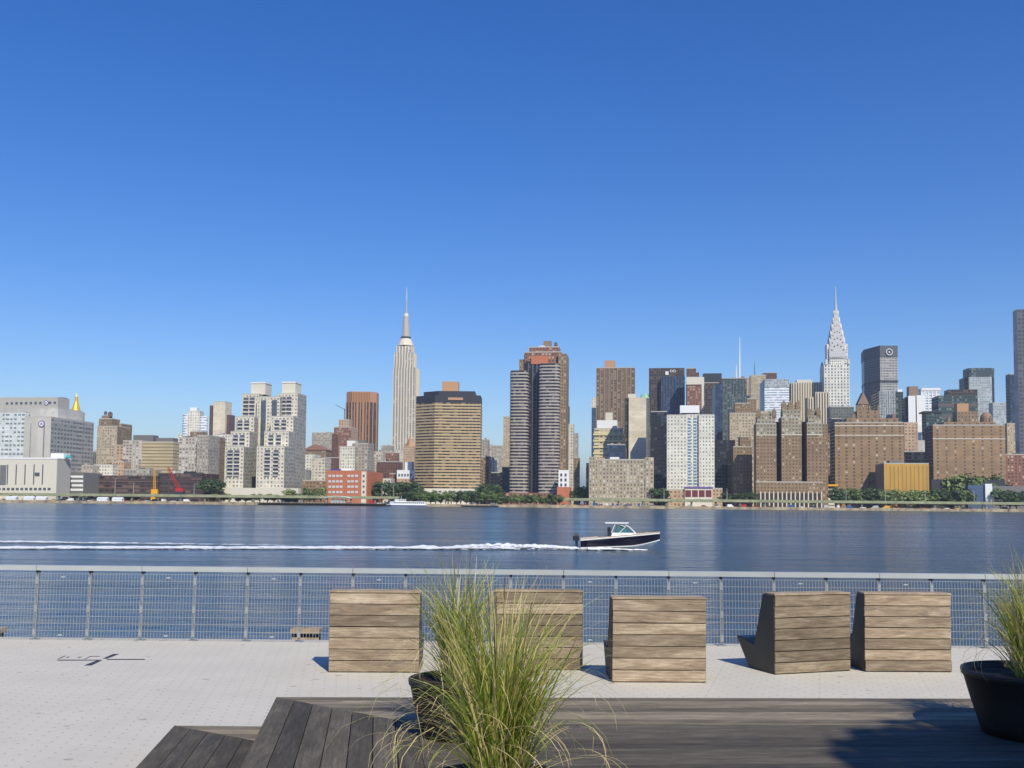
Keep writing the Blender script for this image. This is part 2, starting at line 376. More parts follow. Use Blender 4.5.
while i < NP-1:
    j = min(i+2, NP-1); mb = MB()
    mb.box(XF0+i*sp_+.004, XF0+j*sp_-.004, lean(1.05)-.07, lean(1.05)+.06, 1.025, 1.098); mb.build('top_rail', RAILM, fence); i = j

# timber fender heads beyond the fence
PILE = P('weathered_timber', (170, 146, 116), scale=6, noise_=.3)
def fender(x0, x1, y0, y1, label):
    a = at(x0, y0, 16.6); b = at(x1, y0, 16.6); lo = at(x0, y1, 16.6)
    t = thing('timber_fender', label, 'mooring fender', (a.x, 16.6, lo.z), group='timber fenders beyond the fence')
    mb = MB(); mb.box(a.x, b.x, 16.45, 16.75, a.z-.07, a.z); mb.build('cap_beam', PILE, t)
    mb = MB(); mb.box(a.x+.02, b.x-.02, 16.5, 16.7, lo.z-.2, lo.z+.02); mb.build('lower_beam', PILE, t)
    for k in range(4):
        x = a.x+.02+(b.x-a.x-.12)*k/3
        mb = MB(); mb.box(x, x+.08, 16.53, 16.67, WZ-1, a.z-.071); mb.build('pile', P('dark_pile', (70, 60, 52)), t)
fender(292, 321, 628, 638, 'brown timber mooring fender seen through the fence left of the first lounge seat')
fender(-30, 3, 628, 638, 'brown timber mooring fender at the left edge of the photo beyond the fence')

# ---------------------------------------------------------------- wood
def wood_mat(name, cols, rough=.7, grain=1.0, dark=.0):
    m, t, b = newmat(name)
    uv = t.nodes.new('ShaderNodeUVMap'); at_ = t.nodes.new('ShaderNodeAttribute'); at_.attribute_name = 'tint'
    cb = t.nodes.new('ShaderNodeCombineXYZ'); t.links.new(mth(t, 'MULTIPLY', at_.outputs['Fac'], 37.0), cb.inputs[2])
    def nz(sx, sy, det, rg=.6):
        mp = t.nodes.new('ShaderNodeMapping'); mp.inputs['Scale'].default_value = (sx, sy, 1); t.links.new(uv.outputs[0], mp.inputs['Vector'])
        ad = t.nodes.new('ShaderNodeVectorMath'); t.links.new(mp.outputs[0], ad.inputs[0]); t.links.new(cb.outputs[0], ad.inputs[1])
        n = t.nodes.new('ShaderNodeTexNoise'); n.inputs['Scale'].default_value = 1; n.inputs['Detail'].default_value = det; n.inputs['Roughness'].default_value = rg
        n.inputs['Distortion'].default_value = .6
        t.links.new(ad.outputs[0], n.inputs['Vector']); return n.outputs['Fac']
    f = nz(4.2*grain, 46, 8, .7); g = nz(1.6, 7, 4); h = nz(14, 190, 3)
    cr = t.nodes.new('ShaderNodeValToRGB'); e = cr.color_ramp.elements
    e[0].position = .3; e[0].color = (*lin(cols[0]), 1); e[1].position = .72; e[1].color = (*lin(cols[2]), 1)
    k = e.new(.5); k.color = (*lin(cols[1]), 1)
    t.links.new(mth(t, 'ADD', mth(t, 'MULTIPLY', f, .55), mth(t, 'MULTIPLY', g, .45)), cr.inputs[0])
    sc = t.nodes.new('ShaderNodeVectorMath'); sc.operation = 'SCALE'; t.links.new(cr.outputs[0], sc.inputs[0])
    v = mth(t, 'MULTIPLY', mth(t, 'ADD', .55, mth(t, 'MULTIPLY', at_.outputs['Fac'], .82)), mth(t, 'ADD', .62, mth(t, 'MULTIPLY', h, .76)))
    t.links.new(v, sc.inputs['Scale'])
    st = mth(t, 'GREATER_THAN', nz(3, 8, 1), .7)
    c = mixc(t, mth(t, 'MULTIPLY', st, .35), sc.outputs[0], lin(cols[3]))
    t.links.new(c, b.inputs['Base Color']); b.inputs['Roughness'].default_value = rough
    b.inputs['Specular IOR Level'].default_value = .35
    bp = t.nodes.new('ShaderNodeBump'); bp.inputs['Strength'].default_value = .5; bp.inputs['Distance'].default_value = .004
    t.links.new(mth(t, 'ADD', f, mth(t, 'MULTIPLY', h, .6)), bp.inputs['Height']); t.links.new(bp.outputs[0], b.inputs['Normal'])
    return m
SEATW = wood_mat('lounge_hardwood', ((88, 74, 60), (148, 130, 108), (204, 188, 162), (104, 100, 94)))
DECKW = wood_mat('dark_deck', ((62, 56, 46), (92, 85, 73), (126, 117, 102), (58, 60, 70)), rough=.8)
DECKB = wood_mat('sheen_deck', ((88, 79, 64), (128, 117, 98), (168, 154, 130), (70, 66, 60)), rough=.75)  # paler copy of the deck wood; grazing sheen put into the colour

def board(mb, p, L, w, th, t):
    """p: (origin, along, across, normal) unit frame; board L x w x th with chamfered look"""
    o, a, c, n = p; ch = min(.004, th*.3); uo = random.random()*5
    q = lambda s_, u_, h_: o + a*s_ + c*u_ + n*h_
    g = [(0, 0), (w, 0)]
    T = [q(ch, ch, th), q(L-ch, ch, th), q(L-ch, w-ch, th), q(ch, w-ch, th)]
    B_ = [q(0, 0, th-ch), q(L, 0, th-ch), q(L, w, th-ch), q(0, w, th-ch)]
    Z = [q(0, 0, 0), q(L, 0, 0), q(L, w, 0), q(0, w, 0)]
    mb.face(T, [(uo, 0), (uo+L, 0), (uo+L, w), (uo, w)], 0, t)
    for i in range(4):
        j = (i+1) % 4
        mb.face([B_[i], B_[j], T[j], T[i]], [(uo, .0), (uo+L, 0), (uo+L, .004), (uo, .004)], 0, t)
        mb.face([Z[i], Z[j], B_[j], B_[i]], [(uo, .0), (uo+L, 0), (uo+L, .02), (uo, .02)], 0, t)
    mb.face(list(reversed(Z)), None, 0, t)

PANEL = P('dark_steel_panel', (70, 66, 60), rough=.5, metal=.3, noise_=.15, scale=2.5)
CW, CH = 1.12, 1.0
def make_seat(seed, label, lo=.15, hi=.95):
    random.seed(seed)
    t = thing('lounge_seat', label, 'lounge seat', (0, 0, 0), 'wooden lounge seats facing the river')
    X, Y, Z = Vector((1, 0, 0)), Vector((0, 1, 0)), Vector((0, 0, 1))
    mb = MB(); n = 7; hb = (CH-.035)/n
    for i in range(n):
        # boards on the rear face (faces the camera), outward normal -Y
        board(mb, (Vector((-CW/2+.006+random.uniform(-.004, .004), .03, .012+i*hb)), X, Z, -Y), CW-.012, hb-random.uniform(.007, .011), .03+random.uniform(-.004, .003), random.uniform(lo, hi))
    mb.build('back_panel', SEATW, t)
    mb = MB()
    for y, w in ((-.002, .118), (.122, .118)): board(mb, (Vector((-CW/2, y, CH-.022)), X, Y, Z), CW, w, .022, random.uniform(.6, .95))
    mb.build('top_cap', SEATW, t)
    # inner backrest boards from (.24,.98) down to (.45,.29)
    a = Vector((0, .245, CH-.03)); b = Vector((0, .455, .30)); d = (b-a).normalized(); nn = Vector((0, -d.z, d.y)); L = (b-a).length; mb = MB()
    for i in range(6): board(mb, (a+Vector((-CW/2+.03, 0, 0))+d*(i*L/6), X, d, nn), CW-.06, L/6-.006, .022, random.uniform(.2, .9))
    mb.build('backrest', SEATW, t)
    a = Vector((0, .47, .285)); b = Vector((0, .885, .355)); d = (b-a).normalized(); nn = Vector((0, -d.z, d.y)); L = (b-a).length; mb = MB()
    for i in range(4): board(mb, (a+Vector((-CW/2+.03, 0, 0))+d*(i*L/4), X, d, nn), CW-.06, L/4-.006, .022, random.uniform(.2, .9))
    mb.build('seat_boards', SEATW, t)
    a = Vector((0, .60, .0)); b = Vector((0, .88, .33)); d = (b-a).normalized(); nn = Vector((0, d.z, -d.y)); L = (b-a).length; mb = MB()
    for i in range(3): board(mb, (a+Vector((-CW/2+.03, -.03, 0))+d*(i*L/3), X, d, nn), CW-.06, L/3-.006, .022, random.uniform(.2, .9))
    mb.build('front_panel', SEATW, t)
    prof = [(.032, .0), (.60, .0), (.905, .37), (.885, .375), (.475, .305), (.268, CH-.023), (.032, CH-.023)]
    for s_ in (-1, 1):
        mb = MB(); xa, xb = sorted((s_*CW/2-s_*.0, s_*(CW/2-.02)))
        c = (.25, .3)
        mb.face([(xa, y, z) for y, z in prof][::-1]); mb.face([(xb, y, z) for y, z in prof])
        for (y0, z0), (y1, z1) in zip(prof, prof[1:]+prof[:1]):
            mb.face([(xa, y0, z0), (xb, y0, z0), (xb, y1, z1), (xa, y1, z1)])
        mb.build('side_panel', PANEL, t)
    return t
def put_seat(seed, xl, yl, xr, yr, label, lo=.15, hi=.95):
    """near-left and near-right foot of the rear face in the photo"""
    s_ = make_seat(seed, label, lo, hi)
    a = gz(xl, yl, 0)
    b = gz(xr, yr, 0); ang = math.atan2(b.y-a.y, b.x-a.x)
    mid = a + Vector((cos(ang), sin(ang), 0))*CW/2
    s_.location = (mid.x, mid.y, 0); s_.rotation_euler = (0, 0, ang)
put_seat(11, 328, 672.5, 423, 673, 'wooden lounge seat furthest left in the row with pale cracked boards')
put_seat(12, 494, 670, 583, 670.5, 'wooden lounge seat standing behind the tall potted grass', .0, .75)
put_seat(13, 612, 682.5, 705, 683, 'wooden lounge seat in the middle of the row standing closest to the deck')
put_seat(14, 775, 675, 852, 671, 'darker brown lounge seat turned sideways so its steel side shows', -.15, .35)
put_seat(15, 865, 672, 952.5, 672.5, 'pale wooden lounge seat furthest right in the row beside the big dark pot')

# ---------------------------------------------------------------- stepped timber deck
def clip(poly, p, nrm):                # keep side where (q-p).n <= 0
    out = []
    for i in range(len(poly)):
        a, b = poly[i], poly[(i+1) % len(poly)]
        da = (a[0]-p[0])*nrm[0]+(a[1]-p[1])*nrm[1]; db = (b[0]-p[0])*nrm[0]+(b[1]-p[1])*nrm[1]
        if da <= 0: out.append(a)
        if da*db < 0:
            f = da/(da-db); out.append((a[0]+(b[0]-a[0])*f, a[1]+(b[1]-a[1])*f))
    return out
def boards_in(mb, region, org, dirv, w, gap, z, th, n0, n1):
    """boards running along dirv, clipped to a convex region"""
    dx, dy = dirv; ax, ay = -dy, dx
    for i in range(n0, n1):
        o = (org[0]+ax*i*w, org[1]+ay*i*w)
        pl = list(region)
        pl = clip(pl, (o[0]+ax*gap/2, o[1]+ay*gap/2), (-ax, -ay))
        if len(pl) < 3: continue
        pl = clip(pl, (o[0]+ax*(w-gap/2), o[1]+ay*(w-gap/2)), (ax, ay))
        if len(pl) < 3: continue
        area = sum(pl[k][0]*pl[(k+1) % len(pl)][1]-pl[(k+1) % len(pl)][0]*pl[k][1] for k in range(len(pl)))/2
        if abs(area) < .002: continue
        if area < 0: pl = pl[::-1]
        t = random.uniform(.1, .95); uo = random.random()*7
        uvf = lambda q: (uo+(q[0]*dx+q[1]*dy), (q[0]*ax+q[1]*ay))
        mb.face([(q[0], q[1], z) for q in pl], [uvf(q) for q in pl], 0, t)
        for k in range(len(pl)):
            q, r = pl[k], pl[(k+1) % len(pl)]
            mb.face([(q[0], q[1], z-th), (r[0], r[1], z-th), (r[0], r[1], z), (q[0], q[1], z)], [(0, 0), (1, 0), (1, .03), (0, .03)], 0, t*.8)
        mb.face([(q[0], q[1], z-th) for q in pl][::-1], None, 0, t)
def deck(z, c0, cnear, m1, label, w, strip_n):
    """c0: back-left corner px, cnear: a point on the left edge px, m1: mitre end px"""
    A = gz(*c0, z); Nn = gz(*cnear, z); Mi = gz(*m1, z)
    dl = Vector((Nn.x-A.x, Nn.y-A.y)).normalized()
    t = thing('timber_deck', label, 'timber deck', (A.x, A.y, 0), 'stepped timber decks in the foreground')
    far = Vector((A.x, A.y)) + dl*11
    perp = Vector((-dl.y, dl.x)); 
    if perp.x < 0: perp = -perp
    sw = (Vector((Mi.x-A.x, Mi.y-A.y))).dot(perp)
    s1 = Vector((Mi.x, Mi.y)); s2 = s1 + dl*9
    region = [(A.x, A.y), (far.x, far.y), (far.x+perp.x*sw, far.y+perp.y*sw), (s1.x, s1.y)]
    ar = sum(region[k][0]*region[(k+1) % 4][1]-region[(k+1) % 4][0]*region[k][1] for k in range(4))
    if ar < 0: region = region[::-1]
    mb = MB(); bw = sw/strip_n
    d = -dl; ac = (-d.y, d.x)           # across direction of boards_in
    org = (A.x, A.y)
    boards_in(mb, region, org, (d.x, d.y), bw, .007, z, .035, -strip_n-1, strip_n+1)
    mb.build('lengthwise_boards', DECKW, t)
    return t, A, far, s1, dl, perp, sw
random.seed(21)
ZA, ZB = .45, .22
tA, A, farA, sA, dlA, pA, swA = deck(ZA, (276, 697), (240, 768), (417, 724), 'upper weathered timber deck carrying the planted pots', .165, 7)
mb = MB()
XR = 11.0; br = gz(960, 698.5, ZA)
backdir = Vector((br.x-A.x, br.y-A.y)).normalized()
re = Vector((A.x, A.y)) + backdir*(XR-A.x)
nearA = Vector((farA.x, farA.y))
poly1 = [(A.x, A.y), (sA.x, sA.y), (re.x, sA.y+(re.x-sA.x)*backdir.y), (re.x, re.y)]
s_end = sA + dlA*9
poly2 = [(sA.x, sA.y), (s_end.x, s_end.y), (re.x, s_end.y), (re.x, sA.y+(re.x-sA.x)*backdir.y)]
ins = .012
def fixw(p):
    a = sum(p[k][0]*p[(k+1) % len(p)][1]-p[(k+1) % len(p)][0]*p[k][1] for k in range(len(p)))
    return p if a > 0 else p[::-1]
boards_in(mb, fixw(poly1), (A.x, A.y), (backdir.x, backdir.y), .142, .006, ZA, .035, -60, 2)
mb.build('crosswise_boards', DECKB, tA)
mb = MB()
d2 = Vector((cos(R(4)), sin(R(4))))
boards_in(mb, [(x_+ins if i < 2 else x_, y_) for i, (x_, y_) in enumerate(poly2)] if 0 else fixw(poly2), (A.x, A.y), (d2.x, d2.y), .142, .006, ZA-.001, .034, -90, 12)
mb.build('crosswise_boards', DECKW, tA)  # nearer boards take the darker deck wood
SUB = P('deck_frame', (70, 62, 56)); FASC = P('deck_fascia', (150, 136, 116), scale=5)
mb = MB(); e = .02
base = fixw([(A.x+.03, A.y-.03), (farA.x+.03, farA.y), (re.x, farA.y), (re.x, re.y-.03)])
mb.prism(base, .002, ZA-.036, mt=0); mb.build('frame', SUB, tA)
tB, Bc, farB, sB, dlB, pB, swB = deck(ZB, (174, 725.5), (135, 768), (262, 742), 'lower timber deck step at the left of the upper deck', .165, 5)
mb = MB()
eB = Vector((A.x+.35, Bc.y)); s_endB = sB + dlB*9
lx = lambda y: A.x + (farA.x-A.x)*(y-A.y)/(farA.y-A.y)     # left edge of the upper deck
yb = min(Bc.y, A.y)
mb2 = MB()
boards_in(mb2, fixw([(Bc.x, Bc.y), (sB.x, sB.y), (lx(sB.y)+.02, sB.y), (lx(Bc.y)+.02, Bc.y)]), (Bc.x, Bc.y), (1, 0), .142, .006, ZB, .035, -12, 2)
mb2.build('crosswise_boards', DECKB, tB)
if sB.x < lx(sB.y):
    mb2 = MB(); boards_in(mb2, fixw([(sB.x, sB.y), (s_endB.x, s_endB.y), (lx(s_endB.y)+.02, s_endB.y), (lx(sB.y)+.02, sB.y)]), (Bc.x, Bc.y), (-dlB.x, -dlB.y), swB/5, .006, ZB-.001, .034, -30, 30)
    mb2.build('lengthwise_boards', DECKW, tB)
mb = MB(); mb.prism(fixw([(Bc.x+.03, Bc.y-.03), (farB.x+.03, farB.y), (lx(farB.y)+.02, farB.y), (lx(Bc.y)+.02, Bc.y-.03)]), .002, ZB-.036, mt=0); mb.build('frame', SUB, tB)

# ---------------------------------------------------------------- potted grasses
POTM = P('black_fibre_pot', (36, 31, 27), rough=.55, noise_=.25, scale=5); SOIL = P('dark_soil', (58, 46, 36), rough=.95, noise_=.5, scale=40)
def blade_mat():
    m, t, b = newmat('grass_blade')
    at_ = t.nodes.new('ShaderNodeAttribute'); at_.attribute_name = 'tint'
    cr = t.nodes.new('ShaderNodeValToRGB'); e = cr.color_ramp.elements
    e[0].position = 0; e[0].color = (*lin((74, 96, 36)), 1); e[1].position = 1; e[1].color = (*lin((224, 204, 150)), 1)
    for p_, c in ((.35, (120, 142, 52)), (.6, (164, 174, 78)), (.75, (196, 186, 106))): k = e.new(p_); k.color = (*lin(c), 1)
    t.links.new(at_.outputs['Fac'], cr.inputs[0]); t.links.new(cr.outputs[0], b.inputs['Base Color'])
    b.inputs['Roughness'].default_value = .45
    tr = t.nodes.new('ShaderNodeBsdfTranslucent'); t.links.new(cr.outputs[0], tr.inputs[0]); mx = t.nodes.new('ShaderNodeMixShader'); mx.inputs[0].default_value = .3
    out = t.nodes['Material Output']; t.links.new(b.outputs[0], mx.inputs[1]); t.links.new(tr.outputs[0], mx.inputs[2]); t.links.new(mx.outputs[0], out.inputs[0])
    return m
BLADE = blade_mat(); SEEDM = P('seed_head', (104, 78, 52))
def blade(mb, base, az, lean0, L, bend, w, t, nseg=9, curl=0):
    p = Vector(base); th = lean0; pts = [p.copy()]; a = az
    for i in range(nseg):
        f = (i+1)/nseg; th_i = lean0 + bend*f**2.6; a += curl/nseg
        d = Vector((cos(a)*sin(th_i), sin(a)*sin(th_i), cos(th_i)))
        p = p + d*(L/nseg); pts.append(p.copy())
    tw = random.uniform(0, pi)
    side = Vector((cos(az+pi/2+tw*.4), sin(az+pi/2+tw*.4), 0))
    for i in range(nseg):
        f0, f1 = i/nseg, (i+1)/nseg
        w0 = w*(1-f0**1.8)*.5+.0006; w1 = w*(1-f1**1.8)*.5+.0005
        tt = min(1, t + .25*f1**3)
        mb.face([pts[i]-side*w0, pts[i]+side*w0, pts[i+1]+side*w1, pts[i+1]-side*w1], None, 0, tt)
def make_planter(label, rr, h, loc, nb, hgt, seed, spread=.55, wk=1.0):
    random.seed(seed)
    t = thing('grass_planter', label, 'potted grass', loc, 'round dark pots of tall ornamental grass', off=(0, 0, 0))
    mb = MB(); n = 48; rb = rr*.72
    prof = [(rb, 0), (rr*.76, h*.15), (rr*.86, h*.5), (rr*.955, h*.88), (rr*.965, h*.89), (rr*.985, h*.91), (rr*.995, h*.98), (rr*.99, h), (rr*.955, h), (rr*.92, h*.86)]
    for (ra, za), (rb_, zb) in zip(prof, prof[1:]):
        for i in range(n):
            a0, a1 = 2*pi*i/n, 2*pi*(i+1)/n
            mb.face([(ra*cos(a0), ra*sin(a0), za), (ra*cos(a1), ra*sin(a1), za), (rb_*cos(a1), rb_*sin(a1), zb), (rb_*cos(a0), rb_*sin(a0), zb)])
    mb.face([(rb*cos(2*pi*i/n), rb*sin(2*pi*i/n), 0) for i in range(n)][::-1])
    mb.build('pot', POTM, t, smooth=True, weld=True)
    mb = MB()
    rings = [(rr*.925*k/8) for k in range(9)]
    sz = lambda r_, a: h*.9 + .015*noise.noise(Vector((r_*cos(a)*9, r_*sin(a)*9, seed)))
    for k in range(8):
        for i in range(n):
            a0, a1 = 2*pi*i/n, 2*pi*(i+1)/n; q = [(rings[k], a0), (rings[k+1], a0), (rings[k+1], a1), (rings[k], a1)]
            mb.face([(r_*cos(a), r_*sin(a), sz(r_, a)) for r_, a in q])
    mb.build('soil', SOIL, t)
    mb = MB()
    for i in range(nb):
        a = random.uniform(0, 2*pi); r_ = rr*.25*math.sqrt(random.random())
        az = a + random.gauss(0, .7); kind = random.random()
        if kind < .66: ln, L, bd = abs(random.gauss(.04, .11)), hgt*random.uniform(.5, 1.0), random.choice((random.uniform(.1, .8), random.uniform(.6, 2.4)))
        elif kind < .9: ln, L, bd = random.uniform(.1, spread*.8), hgt*random.uniform(.5, .95), random.uniform(.3, 2.0)
        else: ln, L, bd = random.uniform(.2, .7), hgt*random.uniform(.5, .95), random.uniform(1.2, 2.6)
        tn = random.choice([random.uniform(.15, .5), random.uniform(.3, .7), random.uniform(.55, .98)])
        blade(mb, (r_*cos(a), r_*sin(a), h*.88), az, ln, L, bd, random.uniform(.004, .009)*wk, tn, curl=random.gauss(0, .5))
    mb.build('grass_blades', BLADE, t)
    mb = MB()
    for i in range(nb//9):
        a = random.uniform(0, 2*pi); r_ = rr*.25*math.sqrt(random.random())
        blade(mb, (r_*cos(a), r_*sin(a), h*.88), a+random.gauss(0, .5), random.uniform(.3, 1.0), hgt*random.uniform(.5, .95), random.uniform(1.3, 3.2), random.uniform(.003, .006)*wk, random.uniform(.85, 1), nseg=14, curl=random.gauss(0, 1.6))
    mb.build('dry_blades', BLADE, t)
    for i in range(max(3, nb//90)):
        a = random.uniform(0, 2*pi); th = abs(random.gauss(.1, .12)); L = hgt*random.uniform(.7, .95)
        d = Vector((cos(a)*sin(th), sin(a)*sin(th), cos(th))); b0 = Vector((0, 0, h*.88))
        mb = MB(); mb.tube(b0, b0+d*L, .0022, .0015, 5); tip = b0+d*L
        for k in range(46):
            q = tip-d*(.10*random.random()); r_ = Vector((random.gauss(0, 1), random.gauss(0, 1), random.gauss(.6, .6))).normalized()
            e_ = q+r_*random.uniform(.006, .012); sd_ = r_.orthogonal().normalized()*.0022; mb.face([q-sd_, q+sd_, e_], None, 0, .8)
        mb.build('seed_head', SEEDM, t)
    return t
make_planter('tall green grass in a dark pot nearest the camera with only its rim showing', .36, .40, (-.045, 4.62, ZA), 720, 1.05, 5, spread=.44, wk=1.3)
make_planter('black pot of grass half hidden behind the nearest tall grass', .36, .40, (-.37, 7.27, ZA), 340, 1.05, 6, spread=.34, wk=1.3)
make_planter('large black pot of sparse arching grass at the right edge', .50, .46, (3.86, 7.45, ZA), 560, 1.0, 9, spread=.8, wk=1.4)

# inlaid compass mark in the paving
INK = P('dark_inlay', (58, 60, 74), rough=.8)
def flat(mb, pts, z=.004):
    q = [gz(a, b, 0) for a, b in pts]; mb.face([(p.x, p.y, z) for p in q])
t = thing('paving_inlay', 'dark crossed arrow mark set flat in the pale paving near the fence', 'paving mark', (gz(102, 659, 0).x, gz(102, 659, 0).y, 0))
mb = MB(); flat(mb, [(84, 665.6), (91.5, 665.6), (102.5, 660.2), (98, 660.2)]); flat(mb, [(102.5, 658.8), (107, 658.8), (119, 654.2), (113, 654.2)]); mb.build('diagonal_bar', INK, t)
mb = MB(); flat(mb, [(57, 660.6), (99, 660.6), (99, 660.0), (57, 659.9)]); flat(mb, [(106, 660.0), (145, 659.9), (145, 659.2), (108, 659.3)]); mb.build('long_line', INK, t)
for q in (((58, 658.8), (60, 658.8), (66, 656.0), (64.5, 656.0)), ((66, 657.8), (68, 657.8), (69.5, 656.8), (68, 656.8)), ((77, 657.8), (80, 657.8), (82, 656.9), (79, 656.9)), ((84, 659.2), (85.5, 659.2), (91, 656.6), (90, 656.6)), ((88, 656.9), (100, 656.6), (100, 656.2), (90, 656.4))):
    mb = MB(); flat(mb, q); mb.build('small_mark', P('worn_inlay', (112, 114, 118)), t)
mb = MB()

# ---------------------------------------------------------------- unseen tree added behind the viewer to shade the right of the deck
LEAFM = []
for nme, c in (('leaf_dark', (64, 84, 46)), ('leaf_mid', (96, 114, 58)), ('leaf_pale', (118, 132, 72))):
    m, tt, b = newmat(nme)
    oi = tt.nodes.new('ShaderNodeObjectInfo'); at_ = tt.nodes.new('ShaderNodeAttribute'); at_.attribute_name = 'tint'
    c = lin(c); cc = mixc(tt, at_.outputs['Fac'], tuple(v*.75 for v in c), tuple(v*1.3 for v in c))
    tt.links.new(cc, b.inputs['Base Color']); b.inputs['Roughness'].default_value = .6
    LEAFM.append(m)
BARK = P('bark', (96, 78, 62), scale=6, noise_=.3)
def make_tree(seed, H, Rad, trunk_h, nleaf, leaf, matset, label, group=None, loc=(0, 0, 0), name='tree', flatten=1.0):
    rn = random.Random(seed)
    t = thing(name, label, 'tree', loc, group, off=(0, 0, 0))
    mb = MB(); mb.tube((0, 0, -.2), (rn.uniform(-.1, .1)*Rad*.3, 0, trunk_h), Rad*.07, Rad*.05, 7)
    top = Vector((0, 0, trunk_h)); cz = trunk_h + (H-trunk_h)*.5
    for i in range(6):
        a = i*1.05+rn.random(); mb.tube(top+Vector((0, 0, -trunk_h*.12*rn.random())), (cos(a)*Rad*.6, sin(a)*Rad*.6, cz+rn.uniform(-.2, .5)*(H-trunk_h)*.5), Rad*.035, Rad*.01, 5)
    mb.tube(top, (0, 0, H*.85), Rad*.045, Rad*.012, 5)
    mb.build('trunk', BARK, t)
    mb = MB(); rv = (H-trunk_h)*.55
    clumps = []
    for i in range(14):
        a = rn.uniform(0, 2*pi); u = rn.uniform(-1, 1); r_ = rn.uniform(.35, .8); s_ = math.sqrt(1-u*u)
        clumps.append((Vector((cos(a)*s_*Rad*r_, sin(a)*s_*Rad*r_, cz+u*rv*r_)), rn.uniform(.3, .5)*Rad, rn.uniform(.1, .9)))
    for i in range(nleaf):
        c, cr_, tn = clumps[i % len(clumps)]
        v = Vector((rn.gauss(0, 1), rn.gauss(0, 1), rn.gauss(0, 1))).normalized()*cr_*(rn.random()**.4)
        p = c + Vector((v.x, v.y, v.z*.8*flatten))
        n_ = (v.normalized()+Vector((rn.uniform(-1, 1), rn.uniform(-1, 1), rn.uniform(-.2, 1)))*.7).normalized()
        a = n_.orthogonal().normalized(); b_ = n_.cross(a); s_ = leaf*rn.uniform(.6, 1.3)
        mb.face([p-a*s_, p-b_*s_*.55, p+a*s_, p+b_*s_*.55], None, 0, max(0, min(1, tn+rn.uniform(-.25, .25))))
    mb.build('crown', matset, t)
    return t
make_tree(77, 9.4, 3.1, 3.6, 24000, .19, LEAFM[0], 'added tree behind the viewer, unseen, shading the deck', loc=(6.5, -2.5, 0))

# ---------------------------------------------------------------- speedboat and wake
HULLN = P('navy_hull', (20, 18, 38), rough=.2, noise_=.05); GEL = P('white_gelcoat', (236, 236, 232), rough=.3, noise_=.04); TRIM = P('tan_trim', (196, 160, 120)); MOTOR = P('dark_motor', (42, 44, 52), rough=.35)
TINT = P('boat_glass', (70, 110, 110), rough=.1); BOATD = 100.0
pb = at(620, 549.5, BOATD)
bt_sz = 1.16
bt = thing('motor_boat', 'navy blue and white motor boat with hardtop speeding to the right', 'boat', (pb.x, BOATD, WZ), off=(0, 0, 0), rz=R(-3))
bt.scale = (1, 1, bt_sz); LB = 7.9
def sect(s):      # s 0 stern .. 1 bow: half beam, keel z, chine z, sheer z, x
    x = -LB/2 + LB*s
    hb = 1.2*(1-max(0, (s-.45)/.55)**2.3); 
    trim = .12 + .30*s          # bow rides up
    return x, max(hb, .02), trim-.38+.85*max(0, (s-.72)/.28)**1.8, trim+.02+.42*max(0, (s-.6)/.4)**1.6, trim+.80+.34*s
mb = MB(); N = 16
rows = []
for i in range(N+1):
    x, hb, kz, cz, sz = sect(i/N)
    rows.append([(x, -hb, sz), (x+.0, -hb*1.0, sz-.14), (x, -hb*.93, (cz*.35+sz*.65)), (x, -hb*.84, cz+.08), (x, -hb*.8, cz), (x, 0, kz), (x, hb*.8, cz), (x, hb*.84, cz+.08), (x, hb*.93, (cz*.35+sz*.65)), (x, hb, sz-.14), (x, hb, sz)])
mi = [1, 0, 0, 1, 1, 1, 1, 0, 0, 1]
for i in range(N):
    for j in range(10):
        mb.face([rows[i][j], rows[i][j+1], rows[i+1][j+1], rows[i+1][j]], None, mi[j])
mb.face(rows[0][::-1], None, 1)
for i in range(N): mb.face([rows[i][0], rows[i+1][0], rows[i+1][10], rows[i][10]], None, 1)
mb.build('hull', [HULLN, GEL], bt)
mb = MB()
for i in range(N):
    for j in (0, 10):
        a, b = Vector(rows[i][j]), Vector(rows[i+1][j]); mb.tube(a, b, .035, .035, 5)
mb.build('gunwale', TRIM, bt)
mb = MB(); zd = .98
mb.prism([(-1.0, -.8), (1.6, -.7), (2.3, -.2), (2.3, .2), (1.6, .7), (-1.0, .8)], zd, zd+.5, mt=0, top=[(-.8, -.72), (1.1, -.6), (1.5, -.15), (1.5, .15), (1.1, .6), (-.8, .72)])
mb.build('cabin', GEL, bt)
mb = MB(); mb.prism([(-.5, -.71), (1.0, -.6), (1.4, -.14), (1.4, .14), (1.0, .6), (-.5, .71)], zd+.501, zd+1.1, mt=0, top=[(-.3, -.6), (.2, -.5), (.4, -.1), (.4, .1), (.2, .5), (-.3, .6)]); mb.build('windshield', TINT, bt)
mb = MB()
for s_ in (-1, 1):
    mb.poly([(1.5, s_*.55, zd+.5), (.9, s_*.62, zd+1.0), (.2, s_*.66, zd+1.28)], .04, 6)
    mb.poly([(-.9, s_*.72, zd+.5), (-.5, s_*.7, zd+1.28)], .04, 6); mb.poly([(-.1, s_*.72, zd+.5), (.5, s_*.64, zd+1.0), (-.4, s_*.66, zd+1.28)], .03, 6)
mb.build('roof_frame', GEL, bt)
mb = MB(); mb.prism([(-1.5, -.85), (.6, -.8), (.85, -.3), (.85, .3), (.6, .8), (-1.5, .85)], zd+1.28, zd+1.38, mt=0); mb.build('hardtop', GEL, bt)
mb = MB(); mb.box(-1.25, -.95, -.5, .5, zd+.2, zd+.95); mb.build('seat_back', MOTOR, bt)
